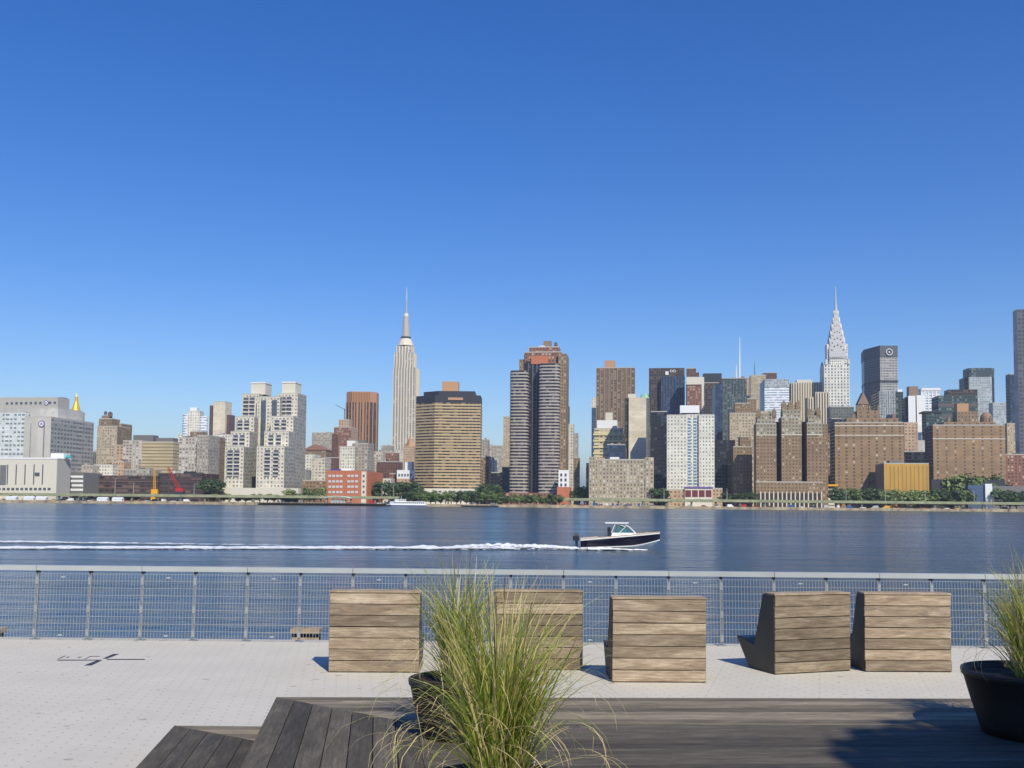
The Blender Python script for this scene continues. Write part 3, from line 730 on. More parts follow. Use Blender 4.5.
mb = MB(); mb.box(-LB/2-.75, -LB/2-.12, -.28, .28, .75, 1.15); mb.prism([(-LB/2-.65, -.25), (-LB/2-.15, -.25), (-LB/2-.15, .25), (-LB/2-.65, .25)], 1.15, 1.35, mt=0, top=[(-LB/2-.5, -.18), (-LB/2-.2, -.18), (-LB/2-.2, .18), (-LB/2-.5, .18)]); mb.box(-LB/2-.5, -LB/2-.25, -.1, .1, -.1, .75)
mb.build('outboard_motor', MOTOR, bt)
for x_ in (1.5, 2.6):
    mb = MB(); mb.tube((x_, -.9 if x_ < 2 else -.55, .98+.1*x_), (x_, -.9 if x_ < 2 else -.55, 1.32+.1*x_), .02); mb.build('rail_post', GEL, bt)
def foam_mat():
    m, t, b = newmat('foam')
    tc = t.nodes.new('ShaderNodeTexCoord'); mp = t.nodes.new('ShaderNodeMapping'); mp.inputs['Scale'].default_value = (.8, 1.6, 1.0); t.links.new(tc.outputs['Object'], mp.inputs['Vector'])
    n = t.nodes.new('ShaderNodeTexNoise'); n.inputs['Scale'].default_value = 1.8; n.inputs['Detail'].default_value = 6; n.inputs['Roughness'].default_value = .75; t.links.new(mp.outputs[0], n.inputs['Vector'])
    at_ = t.nodes.new('ShaderNodeAttribute'); at_.attribute_name = 'tint'
    v = mth(t, 'ADD', n.outputs['Fac'], mth(t, 'SUBTRACT', at_.outputs['Fac'], .5))
    mr = t.nodes.new('ShaderNodeMapRange'); mr.inputs['From Min'].default_value = .46; mr.inputs['From Max'].default_value = .6; t.links.new(v, mr.inputs['Value'])
    t.links.new(mr.outputs[0], b.inputs['Alpha']); b.inputs['Base Color'].default_value = (.86, .88, .9, 1); b.inputs['Roughness'].default_value = .6
    return m
FOAM = foam_mat()
def wake(p0, p1, w0, w1, h0, h1, dens0, dens1, seed):
    mb = MB(); n = 260; m_ = 8; rows = []
    for i in range(n+1):
        f = i/n; c = Vector(p0).lerp(Vector(p1), f); w = w0+(w1-w0)*f; h = h0+(h1-h0)*f if seed != 1 else h1*max(.05, sin(pi*f))**.8; row = []
        for j in range(m_+1):
            g = j/m_*2-1; nz = noise.noise(Vector((c.x*.5, g*1.7, seed)))+.6*noise.noise(Vector((c.x*1.9, g*3, seed+4)))
            row.append((c.x, c.y+g*w/2, WZ+.02+max(0, h*(1-g*g)*(.8+.45*nz))))
        rows.append(row)
    for i in range(n):
        f = i/n; dn = dens0+(dens1-dens0)*f
        for j in range(m_):
            g = abs((j+.5)/m_*2-1)
            mb.face([rows[i][j], rows[i+1][j], rows[i+1][j+1], rows[i][j+1]][::-1], None, 0, max(0, dn-.42*g*g))
    return mb
xs = pb.x-LB/2
mb = wake((xs+1.5, BOATD, 0), (xs-14, BOATD-.5, 0), 2.4, 5.6, .3, .62, .84, .66, 1)
tag(mb.build('spray', FOAM), 'white spray thrown up around the speeding motor boat', 'spray', kind='stuff')
mb = wake((xs-6, BOATD-.3, 0), (at(-60, 549, 90).x-2, 90, 0), 4.8, 4.8, .30, .22, .76, .73, 2)
tag(mb.build('wake', FOAM), 'long bright white wake trailing left behind the motor boat', 'wake', kind='stuff')
mb = wake((at(300, 546, 100).x, 101.5, 0), (at(-60, 543, 103).x, 104, 0), 2.4, 4.2, .12, .2, .5, .72, 3)
tag(mb.build('wake', FOAM), 'fainter second foam line above the main wake at the left', 'wake', kind='stuff')
mb = wake((pb.x+2.6, BOATD-1.1, 0), (xs+.6, BOATD-1.5, 0), .5, 1.6, .10, .35, .7, .8, 5)
tag(mb.build('spray', FOAM), 'low white bow wave along the near side of the motor boat', 'spray', kind='stuff')

# ---------------------------------------------------------------- the far city
#CITY#
def wx(x, y, D): return at(x, y, D).x
def bld(name, label, D, cat='building', group=None, base=None):
    t = thing(name, label, cat, (0, 0, 0), group)
    t['_D'] = D; t['_yaw'] = 0 if name in ('bronze_office_tower', 'banded_apartment_tower', 'oval_office_tower', 'round_apartment_tower', 'crawler_crane', 'piling_rig') else 1; return t
YAW = R(8)
def sh(t, D):                           # the far grid is turned a little: keep set-back masses over their own spot
    return -(D-t['_D'])*tan(YAW) if t.get('_yaw', 1) else 0
def setroot(t, cx, D):
    """move the Empty to the base of its building (its parts were not built yet)"""
    t.location = (cx, D, LZ); t['_off'] = [cx, D, LZ]
    if t.get('_yaw', 1): t.rotation_euler = (0, 0, -YAW)
def vol(t, part, x0, x1, yt, key, dD=0, dep=20, yb=None, side=None, roofm=None, rise=0, parapet=True, cham=0):
    """one mass of a building: photo columns x0..x1 of its front, photo row of its top, metres behind the front, depth"""
    D = t['_D']+dD; ym = (yt+492)/2 if yb is None else (yt+yb)/2
    X0, X1 = wx(x0, ym, D)+sh(t, D), wx(x1, ym, D)+sh(t, D); Z1 = at((x0+x1)/2, yt, D).z; Z0 = LZ if yb is None else at((x0+x1)/2, yb, D).z
    if t.location.length < 1e-6: setroot(t, (X0+X1)/2, t['_D'])
    mb = MB(); fm, bay, fl = FAC[key] if key in FAC else (globals()[key], 0, 0)
    n = [fm, roofm or ROOF]
    if cham:
        c = cham
        pl = [(X0+c, D), (X1-c, D), (X1, D+c), (X1, D+dep-c), (X1-c, D+dep), (X0+c, D+dep), (X0, D+dep-c), (X0, D+c)]
    else: pl = [(X0, D), (X1, D), (X1, D+dep), (X0, D+dep)]
    mb.prism(pl, Z0, Z1, bay, fl)
    if side:
        sm, sb, sf = FAC[side] if side in FAC else (globals()[side], 0, 0); n.append(sm)
        h = Z1-Z0; nf = max(1, round(h/sf)) if sf else 1; nb = max(1, round(dep/sb)) if sb else 1
        for k in range(1, len(pl)):          # faces 1.. are the sides and the rear
            mb.m[k] = 2
            w = math.hypot(pl[(k+1) % len(pl)][0]-pl[k][0], pl[(k+1) % len(pl)][1]-pl[k][1]); nb = max(1, round(w/sb)) if sb else w
            nf_ = nf if sf else h
            mb.uv[k] = [(100, 0), (100+nb, 0), (100+nb, nf_), (100, nf_)]
    o = mb.build(part, n, t)
    if parapet and (X1-X0) > 8 and dep > 8 and not cham:
        mb = MB(); h = .9; w = .5
        for a, b, c, d in ((X0, X1, D, D+w), (X0, X1, D+dep-w, D+dep), (X0, X0+w, D+w, D+dep-w), (X1-w, X1, D+w, D+dep-w)):
            mb.box(a+(0.01 if c != D else 0), b, c, d, Z1-.02, Z1+h)
        mb.build('parapet', fm if not bay else CONC, o)
    return (X0, X1, D, D+dep, Z0, Z1, o)
def tank(t, x, yb, yt, dD, r=None):
    """rooftop water tank on legs at photo column x, rows yb (foot) to yt (tip)"""
    D = t['_D']+dD; sv = Vector((sh(t, D), 0, 0)); p = at(x, yb, D)+sv; q = at(x, yt, D)+sv; h = q.z-p.z; r = r or h*.3; mb = MB()
    o = None
    mb.cyl(p.x, D, r, r*.96, p.z+h*.3, p.z+h*.8, 12); o = mb.build('water_tank', WOODT, t)
    mb = MB(); mb.cyl(p.x, D, r*1.05, .02, p.z+h*.8, q.z, 12); mb.build('tank_lid', DARK, o)
    for a in range(4):
        mb = MB(); mb.tube((p.x+r*.8*cos(a*pi/2+.7), D+r*.8*sin(a*pi/2+.7), p.z-.3), (p.x+r*.7*cos(a*pi/2+.7), D+r*.7*sin(a*pi/2+.7), p.z+h*.3), r*.08, n=4); mb.build('tank_leg', DARK, o)
def rooftop(t, v, n, seed, hmax=3.5):
    """bulkheads, vents and pipes standing on a mass"""
    rn = random.Random(seed); X0, X1, Y0, Y1, Z0, Z1, o = v
    for i in range(n):
        w = rn.uniform(.06, .2)*(X1-X0); d = rn.uniform(.15, .4)*(Y1-Y0); x = rn.uniform(X0+1, X1-w-1); y = rn.uniform(Y0+1.2, max(Y0+1.3, Y1-d-1)); h = rn.uniform(.35, 1)*hmax
        mb = MB(); mb.box(x, x+w, y, y+d, Z1-.05, Z1+h); mb.build(rn.choice(['stair_head', 'plant_room', 'lift_room']), rn.choice([BROWN, GREYM, CONC, DARK, ROOFL]), t)
    for i in range(n//2+1):
        x = rn.uniform(X0+1, X1-1); y = rn.uniform(Y0+1, Y1-1); mb = MB(); mb.cyl(x, y, .45, .45, Z1-.05, Z1+rn.uniform(1, 2.4), 8); mb.build('vent_pipe', GREYM, t)
def bands(t, v, n, frac, mat, part='spandrel', out=.35, faces=None, z0=None, z1=None, poly=None, cap=0):
    X0, X1, Y0, Y1, Z0, Z1, o = v; z0 = Z0 if z0 is None else z0; z1 = Z1 if z1 is None else z1
    h = (z1-z0)/n
    pl = poly or [(X0, Y0), (X1, Y0), (X1, Y1), (X0, Y1)]
    cx = sum(p[0] for p in pl)/len(pl); cy = sum(p[1] for p in pl)/len(pl)
    q = []
    for p in pl: d = Vector((p[0]-cx, p[1]-cy)); L = d.length; d = d/L*(L+out); q.append((cx+d.x, cy+d.y))
    for i in range(n):
        mb = MB(); mb.prism(q, z0+i*h, z0+i*h+h*frac, mt=0, t=random.random()); mb.build(part, mat, t)
def piers(t, v, n, frac, mat, part='pier', out=.5, z0=None, z1=None, sides=True):
    X0, X1, Y0, Y1, Z0, Z1, o = v; z0 = Z0 if z0 is None else z0; z1 = Z1 if z1 is None else z1; w = (X1-X0)/n
    for i in range(n+1):
        x = X0+i*w; a = max(X0, x-w*frac/2); b = min(X1, x+w*frac/2); mb = MB(); mb.box(a, b, Y0-out, Y0+.2, z0, z1); mb.build(part, mat, t)
    if sides:
        m = max(1, round((Y1-Y0)/w)); w2 = (Y1-Y0)/m
        for s_ in (0, 1):
            for i in range(1, m):
                y = Y0+i*w2; xa = X1-.2 if s_ else X0-out; mb = MB(); mb.box(xa, xa+out+.2, y-w2*frac/2, y+w2*frac/2, z0, z1); mb.build(part, mat, t)
def wins(t, v, cols, rows, w, h, mat=None, part='window', x_in=None):
    """separate window parts on the front, photo columns and rows"""
    D = v[2]
    for x in cols:
        for y in rows:
            a = at(x, y, D)+Vector((sh(t, D), 0, 0)); mb = MB(); mb.box(a.x-w/2, a.x+w/2, D-.12, D+.05, a.z-h/2, a.z+h/2); f = mb.build(part, mat or GLASSW, t)
            mb = MB(); mb.box(a.x-w/2-.15, a.x+w/2+.15, D-.3, D-.13, a.z-h/2-.25, a.z-h/2-.02); mb.build('sill', CONC, f)

# ---- hospital block at the left edge
t = bld('hospital', 'large pale hospital block with round purple emblems at the left edge', 930)
A_ = vol(t, 'front_tower', 22, 51, 417.5, 'hospbeige', 0, 72, side='hospside', roofm=ROOFL)
vol(t, 'main_wing', -30, 22, 412, 'hospband', 22, 80)
v = vol(t, 'upper_wing', -30, 57, 408, 'blankgrey', 30, 42, side='blankgrey')
v = vol(t, 'roof_storey', -30, 57, 397.5, 'CONC', 50, 20, yb=410)
wins(t, v, [2+5.2*i for i in range(11)], [402.5], 2.6, 2.2)
vol(t, 'plant_room', 55, 61, 397, 'GREYM', 62, 10, yb=410)
vol(t, 'side_wing', 50, 70, 413.5, 'blankgrey', 73, 16)
for (ex, ey, r_, D_) in ((42, 424, 3.2, 930), (45, 402.6, 2.4, 980)):
    p = at(ex, ey, D_)+Vector((sh(t, D_), 0, 0)); mb = MB(); mb.tube((p.x, D_-.05, p.z), (p.x, D_-.5, p.z), r_, r_, 28); e_ = mb.build('emblem', PURP, t)
    mb = MB(); mb.tube((p.x, D_-.5, p.z), (p.x, D_-.6, p.z), r_*.72, r_*.72, 24); mb.build('emblem_disc', WHITE, e_)
    mb = MB()
    for k in (-1, 0, 1): mb.box(p.x+k*r_*.3-r_*.07, p.x+k*r_*.3+r_*.07, D_-.72, D_-.61, p.z-r_*.38, p.z+r_*.38)
    mb.box(p.x-r_*.37, p.x+r_*.37, D_-.7, D_-.605, p.z-r_*.08, p.z+r_*.08)
    mb.build('emblem_mark', PURP, e_)
for y in (): pass

t = bld('gold_spire_tower', 'narrow tower behind the hospital with a gilded pyramid roof', 1300, 'tower')
v = vol(t, 'wall', 66.5, 77, 411.5, 'tanbrick', 0, 16, parapet=False)
p = at(71.7, 411.5, 1300); q = at(71.0, 401, 1300); r_ = (v[1]-v[0])/2*.95; p.x += 1; q.x += 1
mb = MB(); mb.cyl(p.x, 1308, r_, r_*.36, p.z, q.z, 8); o = mb.build('pyramid_roof', GOLD, t)
mb = MB(); mb.cyl(p.x, 1308, r_*.34, r_*.3, q.z, q.z+6, 8); mb.build('lantern', GOLD, o)
mb = MB(); mb.cyl(p.x, 1308, r_*.36, .1, q.z+6, q.z+12, 8); mb.build('finial', P('lantern_tip', (226, 214, 180)), o)

t = bld('research_building', 'low cream building with tall slot windows and white roof edge in front of the hospital', 850)
v = vol(t, 'wall', -30, 60, 459, 'CREAM', 0, 20, side='CONC', roofm=ROOFL, parapet=False)
mb = MB(); mb.box(v[0]-.3, v[1]+.3, v[2]-.3, v[3]+.3, v[5], v[5]+1.3); mb.build('roof_edge', WHITE, t)
for x in (7.2, 16.6, 26.2, 35.8, 45.2):
    a = at(x, 464.5, 850); b = at(x, 484.5, 850); mb = MB(); mb.box(a.x-.5, a.x+.5, 849.88, 850.05, b.z, a.z); mb.build('slot_window', GLASSW, t)
mb = MB(); a = at(39, 474.5, 850); mb.box(a.x-2.2, a.x+2.2, 849.86, 850.05, a.z-1.6, a.z+1.6); mb.build('window', GLASSW, t)
mb = MB(); a = at(-1, 465, 850); b = at(5, 485, 850); mb.box(a.x, b.x, 849.8, 850.04, b.z, a.z); mb.build('louvre', GREYM, t)
vol(t, 'plant_room', 53, 67, 453.5, 'WHITE', 8, 10, yb=459, parapet=False)
for i in range(12):
    x = -2+4.9*i; a = at(x, 489, 850); mb = MB(); mb.box(a.x-1.3, a.x+1.3, 849.85, 850.05, a.z-1.1, a.z+1.0); mb.build('ground_window', GLASSW, t)
p = at(70, 457, 862); mb = MB()
for k in range(6):
    a0, a1 = k*pi/12, (k+1)*pi/12; mb.cyl(p.x, 862, 2.6*cos(a0), 2.6*cos(a1), p.z-1+2.6*sin(a0), p.z-1+2.6*sin(a1), 16)
mb.build('dome', P('teal_dome', (60, 170, 170)), t)

t = bld('striped_annex', 'small grey building with four bright white horizontal stripes beside the cream building', 880)
v = vol(t, 'wall', 69, 84, 473.5, 'GREYM', 0, 30)
for y in (475.5, 479.8, 484.2, 488.6):
    a = at(69.4, y, 880); b = at(83.6, y+2.4, 880); mb = MB(); mb.box(a.x, b.x, 879.6, 880.04, b.z, a.z); mb.build('white_band', WHITE, t)

t = bld('construction_frame', 'dark half built concrete frame behind scaffolding left of the cranes', 900, 'construction site')
v = vol(t, 'frame', 90, 160, 475.5, 'site', 0, 40, parapet=False); bands(t, v, 4, .16, P('rusty_slab', (112, 88, 80)), 'floor_slab', .5)
v = vol(t, 'stair_core', 160, 206, 473.5, 'site', 3, 36, parapet=False); bands(t, v, 4, .14, P('dark_slab', (92, 76, 74)), 'floor_slab', .5)
rooftop(t, v, 5, 3, 2.5)

# ---- cranes
t = bld('crawler_crane', 'red lattice crane with a slanting boom over the building site', 868, 'crane')
a = at(168, 467.5, 868); b = at(179.5, 490, 868); setroot(t, b.x, 868)
def lattice(p, q, w, m, name, par, n=14):
    mb = MB(); p = Vector(p); q = Vector(q); d = (q-p).normalized(); s_ = Vector((0, 1, 0)); u_ = d.cross(s_)
    cs = [s_*w+u_*w, -s_*w+u_*w, -s_*w-u_*w, s_*w-u_*w]
    for c in cs: mb.tube(p+c, q+c*.5, .18, n=4)
    for i in range(n):
        f0, f1 = i/n, (i+1)/n; k0, k1 = 1-.5*f0, 1-.5*f1
        for j in range(4): mb.tube(p.lerp(q, f0)+cs[j]*k0, p.lerp(q, f1)+cs[(j+1) % 4]*k1, .1, n=3)
    return mb.build(name, m, par)
lattice(b, a, 1.0, REDP, 'boom', t)
mb = MB(); mb.box(b.x-3, b.x+3.5, 866.5, 869.5, b.z-1.2, b.z+1.6); o = mb.build('cab', REDP, t)
mb = MB(); mb.box(b.x-3.8, b.x+3.8, 865.5, 870.5, LZ, b.z-1.2); mb.build('tracks', DARK, t)
mb = MB(); mb.tube(a, (a.x+.2, 868, a.z-9), .12, n=4); mb.build('hoist_rope', DARK, t)
t = bld('piling_rig', 'yellow vertical piling mast standing in the building site', 866, 'piling rig')
a = at(154.5, 470, 866); b = at(154.5, 491, 866); setroot(t, a.x, 866)
lattice(b, a, .8, YELP, 'mast', t, 12); mb = MB(); mb.box(b.x-2.5, b.x+3, 864.5, 867.5, LZ, b.z+1.5); mb.build('machine_body', YELP, t)

# ---- mid-left skyline
t = bld('apartment_tower', 'beige brick apartment tower with brown water tank house right of the hospital', 1150)
v = vol(t, 'wall', 95.5, 117, 426.5, 'tanbrick', 0, 30, side='brownbrick'); vol(t, 'penthouse', 98, 112, 419, 'brownbrick', 4, 18, yb=427); vol(t, 'lift_room', 101, 108.5, 415.5, 'BROWN', 6, 8, yb=419); tank(t, 110, 419, 411.5, 10); tank(t, 105, 416, 411, 14)
vol(t, 'rear_wing', 113, 121, 424, 'brownbrick', 20, 24)
t = bld('apartment_house', 'small tan house wedged between the beige tower and the striped wall', 1100)
vol(t, 'wall', 115.5, 123, 445.5, 'orangetan', 0, 18)
t = bld('school_building', 'mid-rise with a long tan wall of horizontal ribs and a windowed left part', 1050)
v = vol(t, 'wall', 121.5, 142, 441, 'mixed', 0, 30); v2 = vol(t, 'ribbed_wall', 142, 175, 442.5, 'tanband', 1, 28, side='tanband')
vol(t, 'plant_room', 133, 154, 436, 'GREYM', 10, 12, yb=441.5); vol(t, 'plant_room', 157, 175, 439, 'GREYM', 10, 12, yb=443)
t = bld('round_apartment_tower', 'white apartment tower with rounded balcony ends left of the brown slab pair', 1300)
for xa, xb, yt in ((180, 188, 414), (197, 205, 416)):
    D = 1300; p = at((xa+xb)/2, 450, D); z = at((xa+xb)/2, yt, D).z; r_ = (xb-xa)/2*D/1000
    if t.location.length < 1e-6: setroot(t, p.x+8, D)
    mb = MB(); fm, bay, fl = FAC['whiteband']; mb.prism(mb.ring(p.x, D+8, r_, 20), LZ, z, 4, 3.4); mb.build('round_bay', [fm, ROOF], t)
v = vol(t, 'core', 186.5, 198.5, 411.5, 'white', 3, 18); vol(t, 'lift_room', 190, 197, 407.5, 'WHITE', 8, 8, yb=412); vol(t, 'low_wing', 177, 182, 434, 'white', 6, 14)
t = bld('slab_tower', 'pair of brown slabs flanking a tan slab, tallest left of the cream terraced towers', 1500)
vol(t, 'left_slab', 208.5, 214, 405.5, 'darkred', 6, 20); vol(t, 'front_slab', 212.5, 225, 402, 'blank', 0, 24); vol(t, 'right_slab', 224, 229.5, 415, 'darkred', 6, 20)
t = bld('apartment_house', 'mixed brick and white apartment house below the white round tower', 1000)
v = vol(t, 'wall', 178, 198, 438, 'mixed', 0, 24); v2 = vol(t, 'right_wing', 197, 209, 436, 'greybrick', -6, 26); vol(t, 'penthouse', 190, 203, 432, 'brownbrick', 8, 12, yb=438); rooftop(t, v, 4, 5)
t = bld('apartment_house', 'dark brown brick house between the mixed house and the cream terraced towers', 1030)
v = vol(t, 'wall', 205, 216, 437, 'brownbrick', 0, 22)
t = bld('apartment_house', 'white windowed house right behind the dark brown brick house', 1060)
v = vol(t, 'wall', 213, 230, 435, 'white', 0, 22); rooftop(t, v, 3, 6)

# ---- twin terraced towers
t = bld('terraced_twin_tower', 'cream terraced twin apartment towers stepping up in three tiers with two roof blocks', 880, 'apartment towers')
setroot(t, at(262, 440, 880).x, 880)
for off, dx in ((0, 0), (1, 1)):
    steps = ([(222.5, 242.5, 447), (228, 248, 431.7), (232.5, 252.5, 417), (239, 258.5, 394)], [(256, 285, 447), (263.5, 289, 432), (270, 293.5, 417), (277, 297.5, 394)])[off]
    for i, (xa, xb, yt) in enumerate(steps):
        if i == 3 and off == 0: xb = 257
        v = vol(t, 'tier', xa, xb, yt, 'waterside', 17*i, 17 if i < 3 else 24, side='waterrib', roofm=ROOFL)
        # balcony stacks on the front, recess shadow coloured into a dark panel, one part each
        D = 880+17*i; f = (xb-xa)/20
        for c in (6.0, 13.0):
            cx = xa+c*f if off == 0 else (xa+(4 if i == 0 else 1)+c*.95*(xb-xa-2)/20)
            yb = 476 if i == 0 else steps[i-1][2]-1
            sv = Vector((sh(t, D), 0, 0)); a = at(cx-2.3, yt+3, D)+sv; b = at(cx+2.3, yb, D)+sv; n = max(2, round((a.z-b.z)/3.3)); h = (a.z-b.z)/n
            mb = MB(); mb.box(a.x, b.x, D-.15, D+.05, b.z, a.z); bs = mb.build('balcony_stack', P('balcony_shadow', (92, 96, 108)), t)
            for k in range(n): mb = MB(); mb.box(a.x-.1, b.x+.1, D-1.3, D-.16, b.z+k*h, b.z+k*h+1.0); mb.build('balcony', CREAM if k % 2 else CONC, bs)
v = vol(t, 'link_block', 255, 279, 397, 'waterside', 44, 20, side='waterrib')
for cx in (262, 273.5):
    D = 924; sv = Vector((sh(t, D), 0, 0)); a = at(cx-1.6, 400, D)+sv; b = at(cx+1.6, 488, D)+sv; mb = MB(); mb.box(a.x, b.x, D-.15, D+.05, b.z, a.z); mb.build('window_strip', GLASSW, t)
for xa, xb in ((249.5, 264.5), (282, 296)): vol(t, 'roof_block', xa, xb, 382.5, 'CREAM', 58, 16, yb=394.2); vol(t, 'roof_edge', xa-.4, xb+.4, 382, 'WHITE', 57.5, 17, yb=383, parapet=False)
vol(t, 'podium', 219, 300, 488, 'CREAM', -8, 7, roofm=ROOFL)

# ---- between the twin tower and the bronze tower
t = bld('distant_building', 'grey far office block left of the red brick setback tower', 1500); v = vol(t, 'wall', 311, 333.5, 433, 'greybrick', 0, 30); rooftop(t, v, 4, 9)
t = bld('distant_building', 'brown far block with sloping roof right of the twin towers', 1350); v = vol(t, 'wall', 302, 326, 450, 'brownbrick', 0, 26, parapet=False)
mb = MB(); mb.gable(v[0]-1, v[1]+1, v[2]-1, v[3]+1, v[5], v[5]+8, 0, 0); mb.build('roof', SLATE, t)
t = bld('apartment_house', 'white old house with tall pale windows right of the twin towers', 1080); v = vol(t, 'wall', 303, 314.5, 455, 'white', 0, 20); rooftop(t, v, 2, 4, 2.5)
t = bld('apartment_house', 'cream old house joined to the white house right of the twin towers', 1060); v = vol(t, 'wall', 311, 325, 458.5, 'cream', 0, 20); rooftop(t, v, 3, 8, 2.5)
t = bld('low_building', 'low brown brick building beside the orange brick clinic', 920); v = vol(t, 'wall', 302, 326, 481, 'brownbrick', 0, 20)
t = bld('distant_building', 'dark brown block between the cream old house and the grey white balcony block', 1200); v = vol(t, 'wall', 323, 341, 458, 'darkred', 0, 22)
t = bld('setback_tower', 'red brick tower stepping up in front of the bronze tower', 1250)
v = vol(t, 'wall', 333, 351, 427.5, 'redbrick', 0, 26, side='orangetan'); vol(t, 'upper_tier', 338.5, 349, 420, 'orangetan', 4, 16, yb=428); vol(t, 'left_wing', 331, 337, 434, 'darkred', -2, 20)
mb = MB()
a = at(340, 407, 1262); b = at(343, 420, 1262); mb.tube(b, (b.x, 1262, a.z-2), .5, n=4); o = mb.build('mast', DARK, t); mb = MB(); mb.tube(a-Vector((8, 0, -3)), (b.x+6, 1262, a.z-6), .35, n=4); mb.build('jib', DARK, o)

t = bld('bronze_office_tower', 'tall bronze tower with an orange crown and dark vertical window strips', 1400, 'office tower')
D = 1400; v = vol(t, 'wall', 344.5, 375, 402, 'bronzegrid', 0, 40, cham=9, parapet=False)
BRZ = P('bronze_pier', (176, 130, 94)); BRC = P('bronze_crown', (184, 138, 102))
X0, X1 = v[0], v[1]; c = 9; zt = at(360, 391.5, D).z
pl = [(X0+c, D), (X1-c, D), (X1, D+c), (X1, D+31), (X1-c, D+40), (X0+c, D+40), (X0, D+31), (X0, D+c)]
mb = MB(); mb.prism(pl, v[5], zt, mt=1); o = mb.build('crown', [BRC, ROOF], t)
for i in range(12):
    x = X0+c+(X1-X0-2*c)*i/11; mb = MB(); mb.box(x-.4, x+.4, D-.5, D+.1, v[5]+.5, zt-1); mb.build('crown_rib', P('crown_rib_brown', (140, 92, 60)), o)  # ribs a darker brown than the crown
for i in range(7):
    x = X0+c+(X1-X0-2*c)*i/6; mb = MB(); w = .8 if i not in (2, 4) else 1.5; mb.box(x-w, x+w, D-.8, D+.1, LZ, v[5]+.3); mb.build('pier', BRZ, t)
for sx, s_ in ((X1, 1), (X0, -1)):
    for f in (0, .5, 1):
        x = sx-s_*c*(1-f); y = D+c*f; mb = MB(); mb.cyl(x, y, .95, .95, LZ, v[5]+.3, 6); mb.build('pier', BRZ, t)

t = bld('apartment_house', 'grey white balcony apartment block standing behind the orange brick clinic', 1020)
v = vol(t, 'wall', 339, 355, 447, 'white', 0, 22, side='waterrib'); v2 = vol(t, 'rear_wing', 352, 368, 444, 'greybrick', 5, 24, side='greybrick'); vol(t, 'lift_room', 347, 355, 441.5, 'WHITE', 6, 10, yb=447); vol(t, 'plant_room', 358, 366, 441, 'GREYM', 10, 10, yb=444); rooftop(t, v2, 3, 12, 2)

t = bld('brick_clinic', 'low orange brick building with four rows of pale windows and a cream stair strip', 862)
ORB = P('orange_brick', (192, 116, 82), scale=.6); v = vol(t, 'wall', 325.5, 362, 471.5, 'ORB', 0, 50, roofm=ROOFL, side='ORB')
v2 = vol(t, 'stair_strip', 362, 366.8, 471.5, 'CREAM', 0, 10, parapet=False); v3 = vol(t, 'right_wing', 366.8, 368, 471.5, 'ORB', .2, 50, side='ORB', parapet=False)
wins(t, v, [329.3, 333.3, 337.3, 341, 349, 352.7, 357], [475.8, 481.3, 486.6, 492], 2.5, 1.9, GLASSL)
wins(t, v2, [364.3], [475.8, 481.3, 486.6, 492], 1.6, 1.7)
a = at(335, 468, 868); mb = MB(); mb.box(a.x-4.5, a.x+4.5, 866, 871, v[5]-.02, v[5]+2.2); mb.build('tarpaulin', BLUEP, t)
a = at(346, 468, 868); mb = MB(); mb.box(a.x-4.5, a.x+4.5, 866, 874, v[5]-.02, v[5]+2.6); mb.build('plant_room', WHITE, t)

